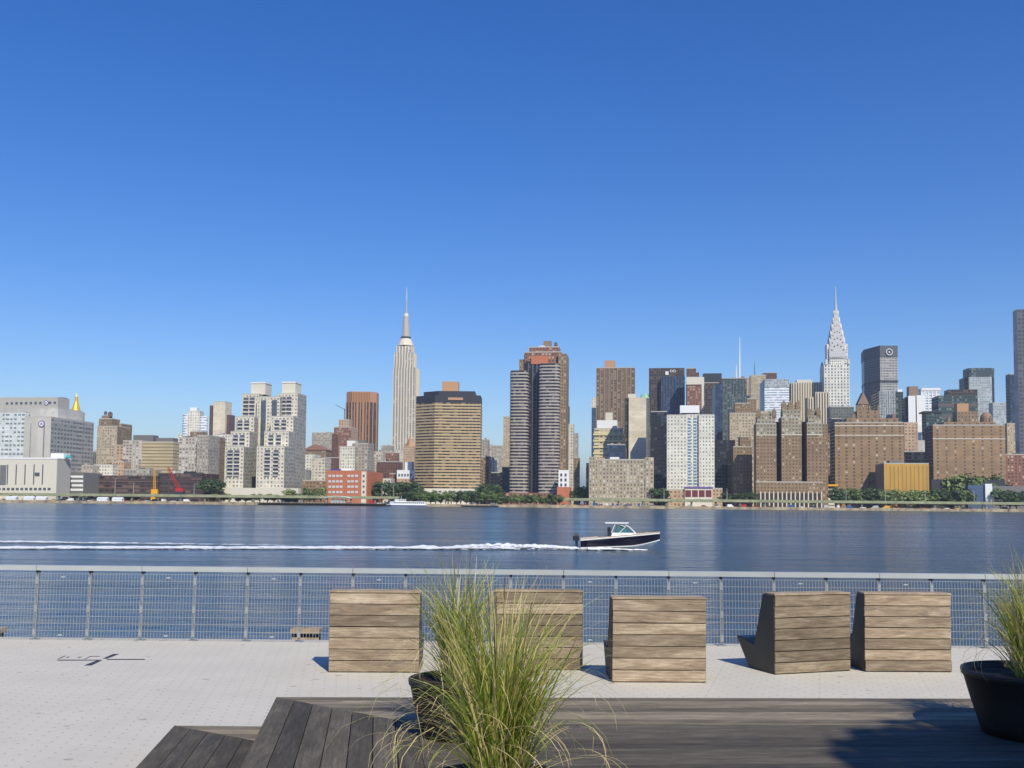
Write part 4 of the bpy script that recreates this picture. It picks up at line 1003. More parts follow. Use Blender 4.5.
# ---- clutter of small far buildings around the tall shafts
for lab, x0, x1, yt, D, key, n in (
    ('small white and brown house right of the bronze tower foot', 373, 383, 452, 1300, 'mixed', 3),
    ('grey roofed far house right of the bronze tower', 381, 391, 446, 1500, 'greybrick', 3),
    ('red brick far house below the limestone skyscraper', 385, 396.5, 453, 1250, 'redbrick', 2),
    ('pale stepped far house at the foot of the limestone skyscraper', 394, 406, 450, 1600, 'cream', 4),
    ('tan far house with water tank left of the banded brown tower', 404, 417, 452, 1450, 'orangetan', 3),
    ('dark far block behind the red brick far house', 376, 398, 462, 1150, 'darkred', 3),
    ('pink brick house left of the white hall', 389, 399, 474, 1000, 'redbrick', 1),
    ('low pale house behind the trees right of the orange brick clinic', 376, 391, 479, 960, 'cream', 2),
    ('grey slab right of the banded brown tower', 479, 487.5, 440, 1150, 'greybrick', 2),
    ('brown block low beside the banded brown tower', 478, 489, 457, 1000, 'brownbrick', 1),
    ('white narrow house right of the banded brown tower', 487.5, 495, 460, 1050, 'white', 1),
    ('brownish grey block left of the twin bayed tower', 486, 504, 446, 1350, 'greybrick', 3),
    ('dark low block near the red sign', 491, 500, 473, 960, 'glassdark', 0),
    ('narrow tan tower just left of the twin bayed tower', 503, 510, 417, 1200, 'tanbrick', 0),
    ('dark blue slab low at the left foot of the twin bayed tower', 502, 510, 467, 960, 'glassblue', 0),
    ('thin dark slab against the right side of the twin bayed tower', 564, 568.5, 406, 1150, 'bronzegrid', 0),
    ('beige stepped tower right of the twin bayed tower', 566.5, 573, 424, 1100, 'cream', 0),
    ('brown narrow tower left of the street gap', 572.5, 577.5, 433, 1300, 'greybrick', 0),
    ('dark far house at the left of the street gap', 571, 579, 458, 1150, 'brownbrick', 1),
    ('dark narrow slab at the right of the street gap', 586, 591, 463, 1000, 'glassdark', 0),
    ('white sliver tower left of the tall brown tower', 591.5, 598, 398, 1380, 'white', 0),
    ('tan far tower right of the thin white spires', 746, 755, 378, 1700, 'orangetan', 1),
    ('yellow tan far tower left of the pale blue slab', 751, 766, 375.5, 1650, 'tanbrick', 2),
    ('dark brown top tower behind the pale blue slab', 764, 777, 373, 1750, 'darkred', 2),
    ('dark grey block in front of the steel crowned skyscraper', 831, 854, 407, 1180, 'green', 3),
    ('dark block low left of the second brick tower', 832, 842, 419, 1100, 'glassdark', 0),
    ('light grey low block right of the second brick tower', 902, 931, 441, 1120, 'blankgrey', 2),
    ('dark banded office low behind the yellow building', 903, 932, 452, 1000, 'glassdark', 2),
    ('grey slab right of the tapered glass tower', 994, 1008, 403, 1450, 'glasspale', 0),
    ('dark glass tower at the right edge', 1011, 1022, 374.5, 1200, 'glassblue', 0),
    ('tan narrow house at the right edge', 1008, 1022, 424, 1080, 'tanbrick', 1),
    ('red brick rounded house low at the right edge', 1004, 1032, 455, 930, 'redbrick', 2),
    ('grey wing behind the cream terraced towers seen low', 296, 306, 470, 1000, 'waterrib', 0),
    ('low tan house between the ribbed wall and the mixed house', 172, 180, 450, 1150, 'mixed', 1),
    ('pale low roofs in front of the beige brick tower', 76, 93, 466, 980, 'greybrick', 3),
    ('white low block in front of the beige brick tower', 92, 113, 465, 990, 'white', 4),
    ('low orange tan house above the dark site', 112, 124, 462, 1000, 'orangetan', 1),
    ('grey low house under the ribbed wall', 122, 150, 470, 960, 'greybrick', 3),
    ('teal grey block behind the hospital wing', 82, 97, 452, 1200, 'green', 1),
    ('black block standing in for street shade between the long beige block and the white slab', 651, 667, 412, 1010, 'glassdark', 0),  # added block; near-black colour stands in for the street shadow
    ('brown old block under the tan apartment house', 728, 740, 465, 1000, 'brownbrick', 1),
    ('low grey house under the tall brown tower', 586, 600, 476, 1050, 'greybrick', 0),
    ):
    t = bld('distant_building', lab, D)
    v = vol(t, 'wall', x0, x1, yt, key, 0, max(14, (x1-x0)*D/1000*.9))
    if n: rooftop(t, v, n, int(x0), 3.2)
t = bld('white_hall', 'white low hall with arched top windows left of the banded brown tower', 930)
v = vol(t, 'wall', 396.5, 415, 471, 'WHITE', 0, 20); wins(t, v, [399, 402, 405, 408, 411], [475], 1.6, 2.2); vol(t, 'base', 396.5, 415, 478.5, 'orangetan', -1.5, 1.4, parapet=False)
vol(t, 'upper_box', 405, 412, 462, 'WHITE', 6, 8, yb=471)
for x, D in ((407.5, 1400),):
    t = bld('distant_tower', 'orange tan pyramid topped tower right of the limestone skyscraper base', D); v = vol(t, 'wall', 403, 414, 446, 'orangetan', 0, 16, parapet=False); mb = MB(); mb.cyl((v[0]+v[1])/2, D+8, 8, .3, v[5], v[5]+14, 4); mb.build('pyramid_roof', TERRA, t)

# ---- limestone skyscraper with mast
t = bld('skyscraper', 'tall pale limestone skyscraper with stepped top and needle mast, highest at the left centre', 2100)
ESBP = P('limestone', (226, 214, 192), noise_=.05)
v = vol(t, 'shaft', 393.4, 416.3, 367.5, 'esb', 0, 42, parapet=False); piers(t, v, 8, .4, ESBP, out=.9)
v = vol(t, 'lower_setback', 390.5, 418.5, 446, 'esb', -8, 58, parapet=False); piers(t, v, 10, .46, ESBP, out=.9)
v = vol(t, 'upper_shaft', 395.3, 414.8, 352.5, 'esb', 4, 34, yb=367.5, parapet=False); piers(t, v, 7, .46, ESBP, out=.9)
v = vol(t, 'top_tier', 397.6, 413.2, 345.8, 'esb', 8, 28, yb=352.5, parapet=False); piers(t, v, 5, .5, ESBP, out=.8)
cx = at(405.7, 340, 2122).x
zz = lambda y: at(405.7, y, 2122).z
mb = MB(); mb.cyl(cx, 2122, 17.5, 11.5, zz(346), zz(339), 12); mb.build('shoulder', ESBP, t)
mb = MB(); mb.cyl(cx, 2122, 11, 11, zz(339), zz(337), 16); mb.build('observation_deck', DARK, t)
mb = MB(); mb.cyl(cx, 2122, 8.5, 5.6, zz(337), zz(316.5), 12); o = mb.build('mast_base', P('mast_metal', (190, 176, 160), rough=.5), t)
for k in range(4):
    a = k*pi/2+pi/4; mb = MB(); mb.prism([(cx+cos(a)*7-1, 2122+sin(a)*7-1), (cx+cos(a)*7+1, 2122+sin(a)*7-1), (cx+cos(a)*7+1, 2122+sin(a)*7+1), (cx+cos(a)*7-1, 2122+sin(a)*7+1)], zz(337), zz(322), mt=0, top=[(cx+cos(a)*4.6-1, 2122+sin(a)*4.6-1), (cx+cos(a)*4.6+1, 2122+sin(a)*4.6-1), (cx+cos(a)*4.6+1, 2122+sin(a)*4.6+1), (cx+cos(a)*4.6-1, 2122+sin(a)*4.6+1)]); mb.build('buttress', STEELC, o)
mb = MB(); mb.cyl(cx, 2122, 5.8, 4.2, zz(316.5), zz(313.5), 12); mb.build('mast_cap', ESBP, t)
mb = MB(); mb.tube((cx, 2122, zz(313.5)), (cx+.3, 2122, zz(300)), 2.6, 1.6, 8); mb.build('antenna', P('antenna_paint', (176, 170, 164)), t)
mb = MB(); mb.tube((cx+.3, 2122, zz(300)), (cx+.6, 2122, zz(287.5)), 1.5, .7, 6); mb.build('antenna_tip', P('antenna_tip', (200, 196, 190)), t)

t.location.x -= 21*tan(YAW)
# ---- banded brown tower
t = bld('banded_apartment_tower', 'broad brown banded apartment tower with an orange roof block, centre left', 900, 'apartment tower')
D = 900; yb = 490
X0, Xc, X1 = wx(415.6, 440, D+14), wx(434.5, 440, D), wx(480, 440, D); zt = at(448, 402.5, D).z; z0 = at(448, 490, D).z
pl = [(X0, D+14), (Xc, D), (X1, D), (X1+.5, D+28), (Xc, D+42), (X0, D+32)]
mb = MB(); fm, bay, fl = FAC['rivglass']; mb.prism(pl, LZ, zt, bay, fl); setroot(t, (X0+X1)/2, D)
mb.v = mb.v; o = mb.build('wall', [fm, ROOF], t)
bands(t, (X0, X1, D, D+42, z0, zt, o), 29, .52, RIVBAND, 'spandrel', .5, poly=pl)
def capp(pl, f, za, zb, mats, part, dx=0):
    cx = sum(p[0] for p in pl)/len(pl); cy = sum(p[1] for p in pl)/len(pl)
    q = [(cx+(p[0]-cx)*f+dx, cy+(p[1]-cy)*f) for p in pl]; mb = MB(); mb.prism(q, za, zb); return mb.build(part, mats, t)
zr = lambda y: at(448, y, D+8).z
capp(pl, 1.005, zt+.01, zr(396), [DARK, ROOF], 'dark_storey'); capp(pl, .80, zr(396), zr(391.5), [DARK, ROOF], 'upper_storey', 1.5)
vol(t, 'roof_block', 442, 458.5, 382.5, 'TERRA', 14, 14, yb=391.5); vol(t, 'terrace_front', 448, 463, 397.5, 'TERRA', -.6, 3, yb=400, parapet=False)
v = vol(t, 'podium', 402, 477, 489.5, 'CREAM', -14, 12, roofm=ROOFL)
wins(t, v, [406, 410, 421, 425, 436, 440, 450, 454, 465, 469], [491.5], 2.6, 1.5)

# ---- twin bayed tower
t = bld('bayed_apartment_tower', 'tallest centre tower with two rounded striped bays around a dark central recess', 930, 'apartment tower')
D = 930; setroot(t, wx(538, 440, D), D)
def bay_(xa, xb, yt, dy, nb, part):
    Xa, Xb = wx(xa, 430, D+dy)+sh(t, D+dy), wx(xb, 430, D+dy)+sh(t, D+dy); w = Xb-Xa; n = 8; pl = []
    for i in range(n+1):
        a = pi+pi*i/n; ca, sa = cos(a), sin(a); pl.append(((Xa+Xb)/2+math.copysign(abs(ca)**.55, ca)*w/2, D+dy+5-abs(sa)**.7*5))
    pl += [(Xb, D+dy+20), (Xa, D+dy+20)]
    za = at(538, 493, D).z; zb = at((xa+xb)/2, yt, D+dy).z
    mb = MB(); fm, bay, fl = FAC['corglass']; mb.prism(pl, LZ, zb, bay, fl); o = mb.build(part, [fm, ROOF], t)
    bands(t, (Xa, Xb, D, D, za, zb, o), nb, .42, CORBAND, 'spandrel', .4, poly=pl)
bay_(509, 527, 370, 4, 38, 'left_bay'); bay_(538.3, 558.8, 363.5, 0, 40, 'right_bay')
v = vol(t, 'recess', 525, 541, 361, 'glassdark', 16, 20, parapet=False)
for xx in (528.5, 533, 537): 
    a = at(xx, 363, D+16)+Vector((sh(t, D+16), 0, 0)); mb = MB(); mb.box(a.x-.5, a.x+.5, D+15.2, D+16.05, LZ, a.z); mb.build('mullion', P('recess_fin', (96, 100, 116)), t)
v = vol(t, 'brick_pier', 558, 566, 354, 'brownbrick', 14, 30); vol(t, 'rear_mass', 524, 561, 352.5, 'redbrick', 18, 24)
vol(t, 'upper_mass', 529, 559, 347.5, 'redbrick', 22, 18, yb=353); vol(t, 'step', 519, 524.5, 359, 'brownbrick', 20, 16, yb=372); vol(t, 'step', 524, 530, 353, 'brownbrick', 22, 16, yb=366)
vol(t, 'red_screen', 531, 548, 356, 'P_RED' if 0 else 'ORB', 15, 2, yb=364, parapet=False)
vol(t, 'roof_drum', 543.5, 551, 341, 'BROWN', 26, 7, yb=347.5, parapet=False); vol(t, 'white_unit', 539, 545, 345.8, 'WHITE', 24, 4, yb=347.6, parapet=False); tank(t, 556, 348, 342.5, 30)
v = vol(t, 'podium', 502, 563.5, 492.8, 'redbrick', -9, 8, roofm=ROOFL)
t = bld('white_annex', 'small white cube of four big windows on a brick base right of the centre tower', 905)
v = vol(t, 'wall', 558.5, 569, 471, 'WHITE', 0, 12); wins(t, v, [561.2, 565.6], [474.8, 479.8, 484.8], 1.9, 2.4); vol(t, 'brick_base', 557, 570, 488, 'ORB', -1, 14)

# ---- tall brown tower, terraced tower, blank slab, block
t = bld('brown_apartment_tower', 'tall brown tower of vertical strips with an orange roof block right of the street gap', 1300, 'apartment tower')
v = vol(t, 'wall', 596, 634.5, 368, 'brownstrip', 0, 34); piers(t, v, 9, .3, BROWN, out=.7, sides=False); vol(t, 'roof_block', 604.5, 615, 361, 'TERRA', 8, 12, yb=368); rooftop(t, v, 3, 31, 3)
t = bld('terraced_apartment_house', 'pale yellow terraced apartment house below the tall brown tower', 1100)
v = vol(t, 'wall', 594, 623, 429, 'terrace', 0, 26); bands(t, v, 12, .3, P('pale_yellow_slab', (226, 212, 164)), 'balcony_slab', 1.2)
v = vol(t, 'upper_terrace', 597, 617, 421, 'WHITE', 3, 18, yb=429); vol(t, 'lift_room', 605.5, 612.5, 412.5, 'YELC' if 0 else 'CREAM', 7, 7, yb=421)
t = bld('dark_glass_block', 'dark blue glass block with rooftop planting between the terraced house and the brick block', 1000)
v = vol(t, 'wall', 607, 625, 445, 'glassblue', 0, 20); rooftop(t, v, 4, 41)
t = bld('blank_slab_tower', 'smooth beige windowless slab rising behind the long brick block', 1050)
v = vol(t, 'wall', 628.7, 646, 397.5, 'blank', 0, 26, parapet=False); vol(t, 'roof_step', 628, 636, 393.8, 'CREAM', 2, 12, yb=397.6, parapet=False); vol(t, 'dark_edge', 624.5, 628.6, 398, 'bronzegrid', 3, 22, parapet=False)
t = bld('copper_roof_tower', 'narrow grey tower with a pale green copper roof behind the beige slab', 1250)
v = vol(t, 'wall', 640, 649.5, 398, 'green', 0, 16, parapet=False); mb = MB(); mb.cyl((v[0]+v[1])/2, 1258, 7.5, 3.5, v[5], v[5]+6, 8); mb.build('copper_roof', COPPER, t)
t = bld('brick_block', 'long beige brick block with rows of small bright windows at the waterfront centre', 872)
v = vol(t, 'wall', 589, 653.3, 460, 'dormblock', 0, 30); vol(t, 'left_tower', 589, 598, 456.5, 'dormblock', -1, 12); vol(t, 'right_tower', 645, 653.5, 457.5, 'dormblock', -1, 12)
vol(t, 'roof_store', 610, 619, 457, 'WHITE', 8, 6, yb=460); vol(t, 'stair_head', 598, 605, 457.5, 'TERRA', 9, 6, yb=460); rooftop(t, v, 6, 51, 2)

# ---- dark towers
t = bld('dark_office_tower', 'black brown office tower with small pale roof sign and a blue glass front wing', 1250, 'office tower')
v = vol(t, 'wall', 649, 684.3, 368, 'bronzegrid', 0, 40, parapet=False)
v2 = vol(t, 'glass_wing', 661, 684.6, 376.5, 'glassblue', -8, 8, parapet=False); piers(t, v2, 8, .14, P('steel_fin', (92, 108, 134)), out=.5, sides=False)
LET = P('sign_white', (236, 236, 232)); D = 1249.4
s0 = at(666.5, 372.5, D)
mb = MB(); mb.box(s0.x-1.3, s0.x+2.6, D-.3, D+.5, s0.z-3, s0.z+1.4); sg = mb.build('sign_block', LET, t)
for i, xx in enumerate((671.2, 674.2)):
    p = at(xx, 371.2, D); mb = MB(); q = [(p.x+1.5*cos(k*pi/8), D, p.z+1.5*sin(k*pi/8)) for k in range(17)]; mb.poly(q, .4, 5); mb.build('sign_letter', LET, t)
t = bld('red_brown_tower', 'red brown tower with a pale frame behind the white slab', 1200, 'tower')
v = vol(t, 'wall', 687, 703.5, 377.5, 'redbrick', 0, 30); vol(t, 'roof_block', 687, 696, 368.5, 'darkred', 3, 16, yb=377.6); vol(t, 'pale_frame', 686.4, 704, 377.2, 'CREAM', -1, 2, yb=384.5, parapet=False); vol(t, 'frame_edge', 701.5, 704, 384.5, 'CREAM', -1, 2, parapet=False); vol(t, 'roof_step', 695, 699, 372.5, 'darkred', 5, 10, yb=377.5)
t = bld('white_slab_tower', 'bright white apartment slab with a central blue glass strip and roof block', 930, 'apartment tower')
v = vol(t, 'left_wall', 667, 686.5, 415.5, 'white', 0, 26); v2 = vol(t, 'right_wall', 698.5, 713.8, 415.5, 'white', 0, 26); v3 = vol(t, 'centre_wall', 686.5, 698.5, 414.5, 'white', 2.5, 22, parapet=False)
D = 932.5
for xx in (688.7, 694.4):
    a = at(xx-1.5, 418, D); b = at(xx+1.5, 486, D); mb = MB(); mb.box(a.x, b.x, D-.3, D+.05, b.z, a.z); gs = mb.build('glass_strip', P('strip_glass', (110, 140, 158), rough=.3), t)
    for k in range(22): z = b.z+(a.z-b.z)*k/22; mb = MB(); mb.box(a.x-.05, b.x+.05, D-.5, D-.31, z, z+.8); mb.build('balcony', WHITE, gs)
vol(t, 'roof_block', 680, 699, 406.5, 'WHITE', 8, 12, yb=414.5)
vol(t, 'roof_band', 680.5, 698.5, 413, 'DARK', 7.6, 1, yb=415.3, parapet=False)
t = bld('school_hall', 'dark red colonnaded hall with purple roof at the foot of the white slab', 890)
v = vol(t, 'wall', 685, 712, 488.5, 'CREAM', 0, 14, parapet=False); DR = P('dark_red_panel', (112, 48, 56))
for k in range(4): a = at(688.3+6.7*k, 490.2, 890); b = at(688.3+6.7*k, 497, 890); mb = MB(); mb.box(a.x-2.5, a.x+2.5, 889.8, 890.05, b.z, a.z); mb.build('red_panel', DR, t)
vol(t, 'roof', 684.5, 712.5, 486.8, 'PURP', -.5, 15, yb=488.4, parapet=False); vol(t, 'side_wing', 712, 722, 489, 'orangetan', 2, 10); vol(t, 'low_wing', 666, 685, 490, 'orangetan', 2, 10)

t = bld('dark_office_tower', 'dark grey gridded office tower with black stepped top right of the red brown tower', 1350, 'office tower')
v = vol(t, 'wall', 703.5, 719, 383, 'bronzegrid', 0, 30); vol(t, 'black_top', 703.5, 721.5, 374, 'DARK', 3, 26, yb=383.2)
t = bld('dark_office_tower', 'black glass tower filling the gap left of the green grey tower', 1150, 'office tower')
v = vol(t, 'wall', 715.5, 722.5, 384, 'glassblue', 0, 60, parapet=False)
t = bld('green_glass_tower', 'green grey office tower with pale window dots under the white spires', 1450, 'office tower')
v = vol(t, 'wall', 721, 746.5, 378.5, 'glassgreen', 0, 40); piers(t, v, 8, .12, GREYM, out=.3, sides=False); rooftop(t, v, 4, 71, 5)
for lab, x, yb, yt, r_ in (('tall thin white spire above the green grey tower', 739.6, 380, 337, 1.9), ('short white mast left of the tall thin spire', 736.2, 380, 364, 1.6), ('thin dark antenna right of the white spire', 754.6, 376, 361, .8)):
    D = 1900; t = thing('spire', lab, 'spire', tuple(at(x, 395, D))); a = at(x, 395, D); t['_off'] = list(a)
    b = at(x, yt, D); k = at(x, (yb+yt)/2, D)
    mb = MB(); mb.tube(a, k, r_, r_*.75, 6); mb.build('lower_mast', WHITE if r_ > 1 else DARK, t); mb = MB(); mb.tube(k, b, r_*.7, r_*.25, 6); mb.build('tip', WHITE if r_ > 1 else DARK, t)
t = bld('apartment_house', 'tan grey brick apartment house left of the first dark brick tower', 1100)
v = vol(t, 'wall', 730, 757, 413.5, 'tanbrick', 0, 28); vol(t, 'penthouse', 735, 750, 403.5, 'brownbrick', 6, 14, yb=413.6); vol(t, 'side_penthouse', 747, 756, 399, 'tudor', 14, 10, yb=413.6); rooftop(t, v, 3, 81, 3)
t = bld('apartment_house', 'stepped brown brick house half in shadow low left of the first dark brick tower', 960)
v = vol(t, 'wall', 733.5, 752, 447, 'brownbrick', 0, 30); vol(t, 'upper_step', 740, 751, 437, 'brownbrick', 4, 20, yb=447.2)
t = bld('dark_office_tower', 'dark block coloured as street shade between the white slab and the stepped brown house', 1010, 'office tower')
v = vol(t, 'wall', 714.5, 735, 440, 'glassdark', 0, 60, parapet=False)  # dark glass put in for the shadowed canyon between the blocks

# ---- pale blue slab, striped towers
t = bld('pale_blue_slab', 'pale blue white office slab with left side coloured blue for shade, left of the striped stone tower', 1450, 'office tower')
v = vol(t, 'wall', 765, 789, 379, 'whiteband', 0, 60, side='glassblue', parapet=False); vol(t, 'crown_band', 765, 789, 379, 'glasspale', -.6, 2, yb=387, parapet=False)  # blue side: shade of the left face put into the colour
t = bld('striped_stone_tower', 'beige tower of fine vertical stripes left of the steel crowned skyscraper', 1500, 'office tower')
v = vol(t, 'wall', 792, 821, 383, 'pindark', 0, 36); piers(t, v, 12, .5, P('pale_pier', (226, 212, 178)), out=.6); vol(t, 'roof_block', 797, 812, 380.3, 'CREAM', 8, 14, yb=383)
t = bld('striped_stone_tower', 'lower beige striped tower standing in front of the other striped tower', 1380, 'office tower')
v = vol(t, 'wall', 816, 829, 392.5, 'pindark', 0, 30); piers(t, v, 5, .5, P('pale_pier', (226, 212, 178)), out=.6, sides=False); v = vol(t, 'left_step', 808.5, 816, 397.5, 'pindark', 3, 26); piers(t, v, 3, .5, P('pale_pier', (226, 212, 178)), out=.6, sides=False)

# ---- steel crowned skyscraper
t = bld('steel_crowned_skyscraper', 'slender white skyscraper with arched polished steel crown and needle at the right', 1470, 'skyscraper')
D = 1470; v = vol(t, 'shaft', 825, 849.5, 364.5, 'chrysler', 0, 38, side='chrysler', parapet=False)
cx = wx(836.0, 340, D+18)-2.5; zc = lambda y: at(836, y, D+18).z; WBR = P('white_brick', (228, 224, 212), noise_=.05)
for x in (825.2, 849.3):
    for dd in (1, 36):
        a = at(x, 361, D); mb = MB(); mb.cyl(a.x+(1.8 if x < 830 else -1.8), D+dd, 2.6, 1.2, a.z-5, a.z+3, 8); mb.build('corner_ornament', STEELC, t)
hw = 11.8
mb = MB(); mb.box(cx-hw, cx+hw, D+18.3-hw, D+18.3+hw, zc(366), zc(349), 3.0, 3.6, 0, 1); mb.build('upper_shaft', [FAC['chrysler'][0], ROOF], t)
for sx in (-1, 1):
    mb = MB(); mb.box(cx+sx*13.4-1.5, cx+sx*13.4+1.5, D+9, D+27, zc(366), zc(345), 3.0, 3.6, 0, 1); mb.build('shoulder', [FAC['chrysler'][0], ROOF], t)
# crown: nested arches, each tier a little smaller; arched profile on all four faces
tiers = [(12.2, 358, 342.5), (11.0, 350, 336), (9.2, 342, 329.5), (7.2, 335, 323), (5.2, 328.5, 317), (3.6, 322, 310.5)]
CRW = P('crown_window', (74, 76, 86))
for k, (w, yb, yt) in enumerate(tiers):
    zb, zt_ = zc(yb), zc(yt); n = 12; h = zt_-zb; cyy = D+18.3
    arc = [(-w, zb-3)] + [(-w*cos(pi*i/n), zb+h*sin(pi*i/n)**.8) for i in range(n+1)] + [(w, zb-3)]
    for rot in (0, 1):
        mb = MB(); e = w*1.0
        F = (lambda a, b, c: (cx+a, cyy+b, c)) if rot == 0 else (lambda a, b, c: (cx+b, cyy+a, c))
        fr = [F(a, -e-.01*rot, z) for a, z in arc]; bk = [F(a, e+.01*rot, z) for a, z in arc]
        if rot == 0: fr = fr[::-1]; bk = bk[::-1]
        mb.face(fr if rot else fr[::-1]); mb.face(bk[::-1] if rot else bk)
        for i in range(len(fr)):
            j = (i+1) % len(fr); mb.face([fr[i], fr[j], bk[j], bk[i]][::(1 if rot == 0 else -1)])
        o = mb.build('crown_arch', STEELC, t)
    for i in range(1, 6):
        a = pi*i/6; px = -w*.78*cos(a); pz = zb+h*.74*sin(a)**.8
        for F2 in (0, 1):
            mb = MB(); s_ = w*.11
            y = cyy-w-.15
            if F2 == 0: pts = [(cx+px-s_, y, pz-s_*.6), (cx+px+s_, y, pz-s_*.6), (cx+px, y, pz+s_*1.6)]
            else: pts = [(cx-w-.15, cyy+px+s_, pz-s_*.6), (cx-w-.15, cyy+px-s_, pz-s_*.6), (cx-w-.15, cyy+px, pz+s_*1.6)]
            dv = Vector((0, .14, 0)) if F2 == 0 else Vector((.14, 0, 0))
            mb.face(pts); mb.face([tuple(Vector(p)+dv) for p in pts][::-1])
            for q in range(3): r2 = (q+1) % 3; mb.face([pts[q], tuple(Vector(pts[q])+dv), tuple(Vector(pts[r2])+dv), pts[r2]])
            mb.build('crown_window', CRW, t)
mb = MB(); mb.cyl(cx, D+18.3, 2.6, 1.1, zc(313), zc(301), 8); mb.build('spire_base', STEELC, t)
mb = MB(); mb.tube((cx, D+18.3, zc(301.2)), (cx-.4, D+18.3, zc(286.5)), 1.15, .6, 6); mb.build('needle', STEELC, t)


# ---- brick towers on the right
def ornament(t, v, xs_, y0, y1, w, dD):
    for x in xs_:
        D = t['_D']+dD; sv = Vector((sh(t, D), 0, 0)); p = at(x, y0, D)+sv; q = at(x, y1, D)+sv; mb = MB(); mb.box(p.x-w, p.x+w, D, D+w*2, p.z-2, p.z+(q.z-p.z)*.6); o = mb.build('turret', FAC['tudor'][0], t)
        mb = MB(); mb.gable(p.x-w-.1, p.x+w+.1, D-.1, D+w*2+.1, p.z+(q.z-p.z)*.6, q.z, 0, 1); mb.build('turret_roof', [BROWN, SLATE], o)
t = bld('brick_apartment_tower', 'first dark brick tower with two deep slots and arches at its base', 900, 'apartment tower')
D = 900
cols = [(756.5, 776.2, 419, 418.5), (781.2, 800.6, 413, 412), (805.8, 820.5, 419, 418.5)]
for i, (xa, xb, yt, _) in enumerate(cols):
    v = vol(t, 'bay', xa, xb, yt+5, 'tudor', 0, 22); vol(t, 'top_storeys', xa+.1, xb-.1, yt+4.8, 'tudortop', -.25, 3, yb=435, parapet=False); vol(t, 'upper_bay', xa+1, xb-1, yt-3, 'tudortop', 3, 16, yb=yt+5.2, parapet=False)
    a = at(xa, 434.6, D); b = at(xb, 435.6, D); mb = MB(); mb.box(a.x-.2, b.x+.2, D-.35, D+.05, b.z, a.z); mb.build('string_course', CREAM, t)
    vol(t, 'roof_block', xa+4, xb-5, yt-8, 'tudortop', 6, 10, yb=yt-2.8, parapet=False)
ornament(t, None, [759, 774], 416, 408, 1.8, 3); ornament(t, None, [783.5, 790, 797.5], 409, 400.5, 2.2, 5); ornament(t, None, [808, 817], 415, 408, 1.8, 3)
v = vol(t, 'rear_mass', 758, 820, 422, 'darkred', 18, 14, parapet=False)
vol(t, 'low_front', 756.5, 821, 482.5, 'tudor', -.6, 10); vol(t, 'right_step', 820.5, 826, 424.5, 'tudor', 4, 18)
for k in range(15):
    x = 759+4.2*k; a = at(x, 493.2, D-1); b = at(x, 498.5, D-1); mb = MB(); mb.box(a.x-1.0, a.x+1.0, D-.95, D-.55, LZ, a.z); o = mb.build('arch_opening', P('arch_dark', (60, 52, 48)), t)
    mb = MB(); mb.box(a.x+1.35, a.x+2.3, D-1.1, D-.55, LZ, a.z+1.5); mb.build('arch_pillar', CREAM, t)
t = bld('apartment_house', 'stepped brown brick house between the first and second brick towers', 980)
v = vol(t, 'wall', 822, 833.5, 457, 'tudor', 0, 16); v = vol(t, 'upper_step', 822, 830, 433, 'brownbrick', 6, 14); vol(t, 'base', 822, 838, 489, 'greybrick', -30, 20, roofm=ROOFL)
t = bld('low_building', 'low pale building with a yellow canopy between the two brick towers', 905)
v = vol(t, 'wall', 822.5, 837, 489.5, 'paleband', 0, 16, roofm=ROOFL); vol(t, 'yellow_canopy', 828, 838, 484.3, 'YELP', 3, 4, yb=486.2, parapet=False)
t = bld('dark_office_tower', 'dark block coloured as deep shade between the first and second brick towers', 1050, 'office tower'); vol(t, 'wall', 828, 836.5, 428, 'glassdark', 0, 40, parapet=False)  # added block; its dark colour stands in for the shaded gap

t = bld('brick_apartment_tower', 'second brick tower topped by a pointed gabled turret, in front of the oval office tower', 905, 'apartment tower')
D = 905; v = vol(t, 'wall', 836.2, 902.5, 423, 'tudorwide', 0, 26, side='darkred')  # sides in darker brick: left-face shade put into the colour
for y in (425, 434.6): a = at(836.2, y, D); b = at(902.5, y+.9, D); mb = MB(); mb.box(v[0]-.2, v[1]+.2, D-.35, D+.05, a.z-.75, a.z); mb.build('string_course', CREAM, t)
vol(t, 'upper_tier', 847.5, 897, 418.3, 'tudorwide', 2, 20, yb=423, parapet=False); vol(t, 'third_tier', 857.5, 878.5, 410.5, 'tudorwide', 3, 16, yb=418.5, parapet=False)
v = vol(t, 'turret', 858.5, 868.5, 404, 'tudor', 5, 10, yb=410.6, parapet=False); mb = MB(); mb.gable(v[0]-.5, v[1]+.5, v[2]-.5, v[3]+.5, v[5], v[5]+11, 0, 1); mb.build('turret_roof', [BROWN, SLATE], v[6])
for x in (857.5, 869.8, 878): ornament(t, None, [x], 411.5, 404.5, .9, 4)
for x in (854.5, 893): ornament(t, None, [x], 419, 413, 1.4, 4)
t = bld('brick_apartment_tower', 'third brick tower with a stepped crown and tan roof block near the right edge', 905, 'apartment tower')
v = vol(t, 'wall', 935, 1003.5, 425.5, 'tudorend', 0, 28, side='darkred'); a = at(940, 438.2, 905); mb = MB(); mb.box(v[0]-.2, v[1]+.2, D-.35, D+.05, a.z-.75, a.z); mb.build('string_course', CREAM, t)  # darker side brick carries the shade of the left face
vol(t, 'upper_tier', 945, 994, 422, 'tudorwide', 2, 20, yb=426, parapet=False); vol(t, 'third_tier', 957.5, 977.5, 411.5, 'tudor', 4, 14, yb=422, parapet=False); vol(t, 'roof_block', 957.5, 968.5, 403.5, 'TERRA', 6, 9, yb=411.5, parapet=False)
p = at(983.5, 422, 915); mb = MB()
for k in range(5): mb.cyl(p.x, 915, 5.2*cos(k*pi/10), 5.2*cos((k+1)*pi/10), p.z+3+6*sin(k*pi/10), p.z+3+6*sin((k+1)*pi/10), 14)
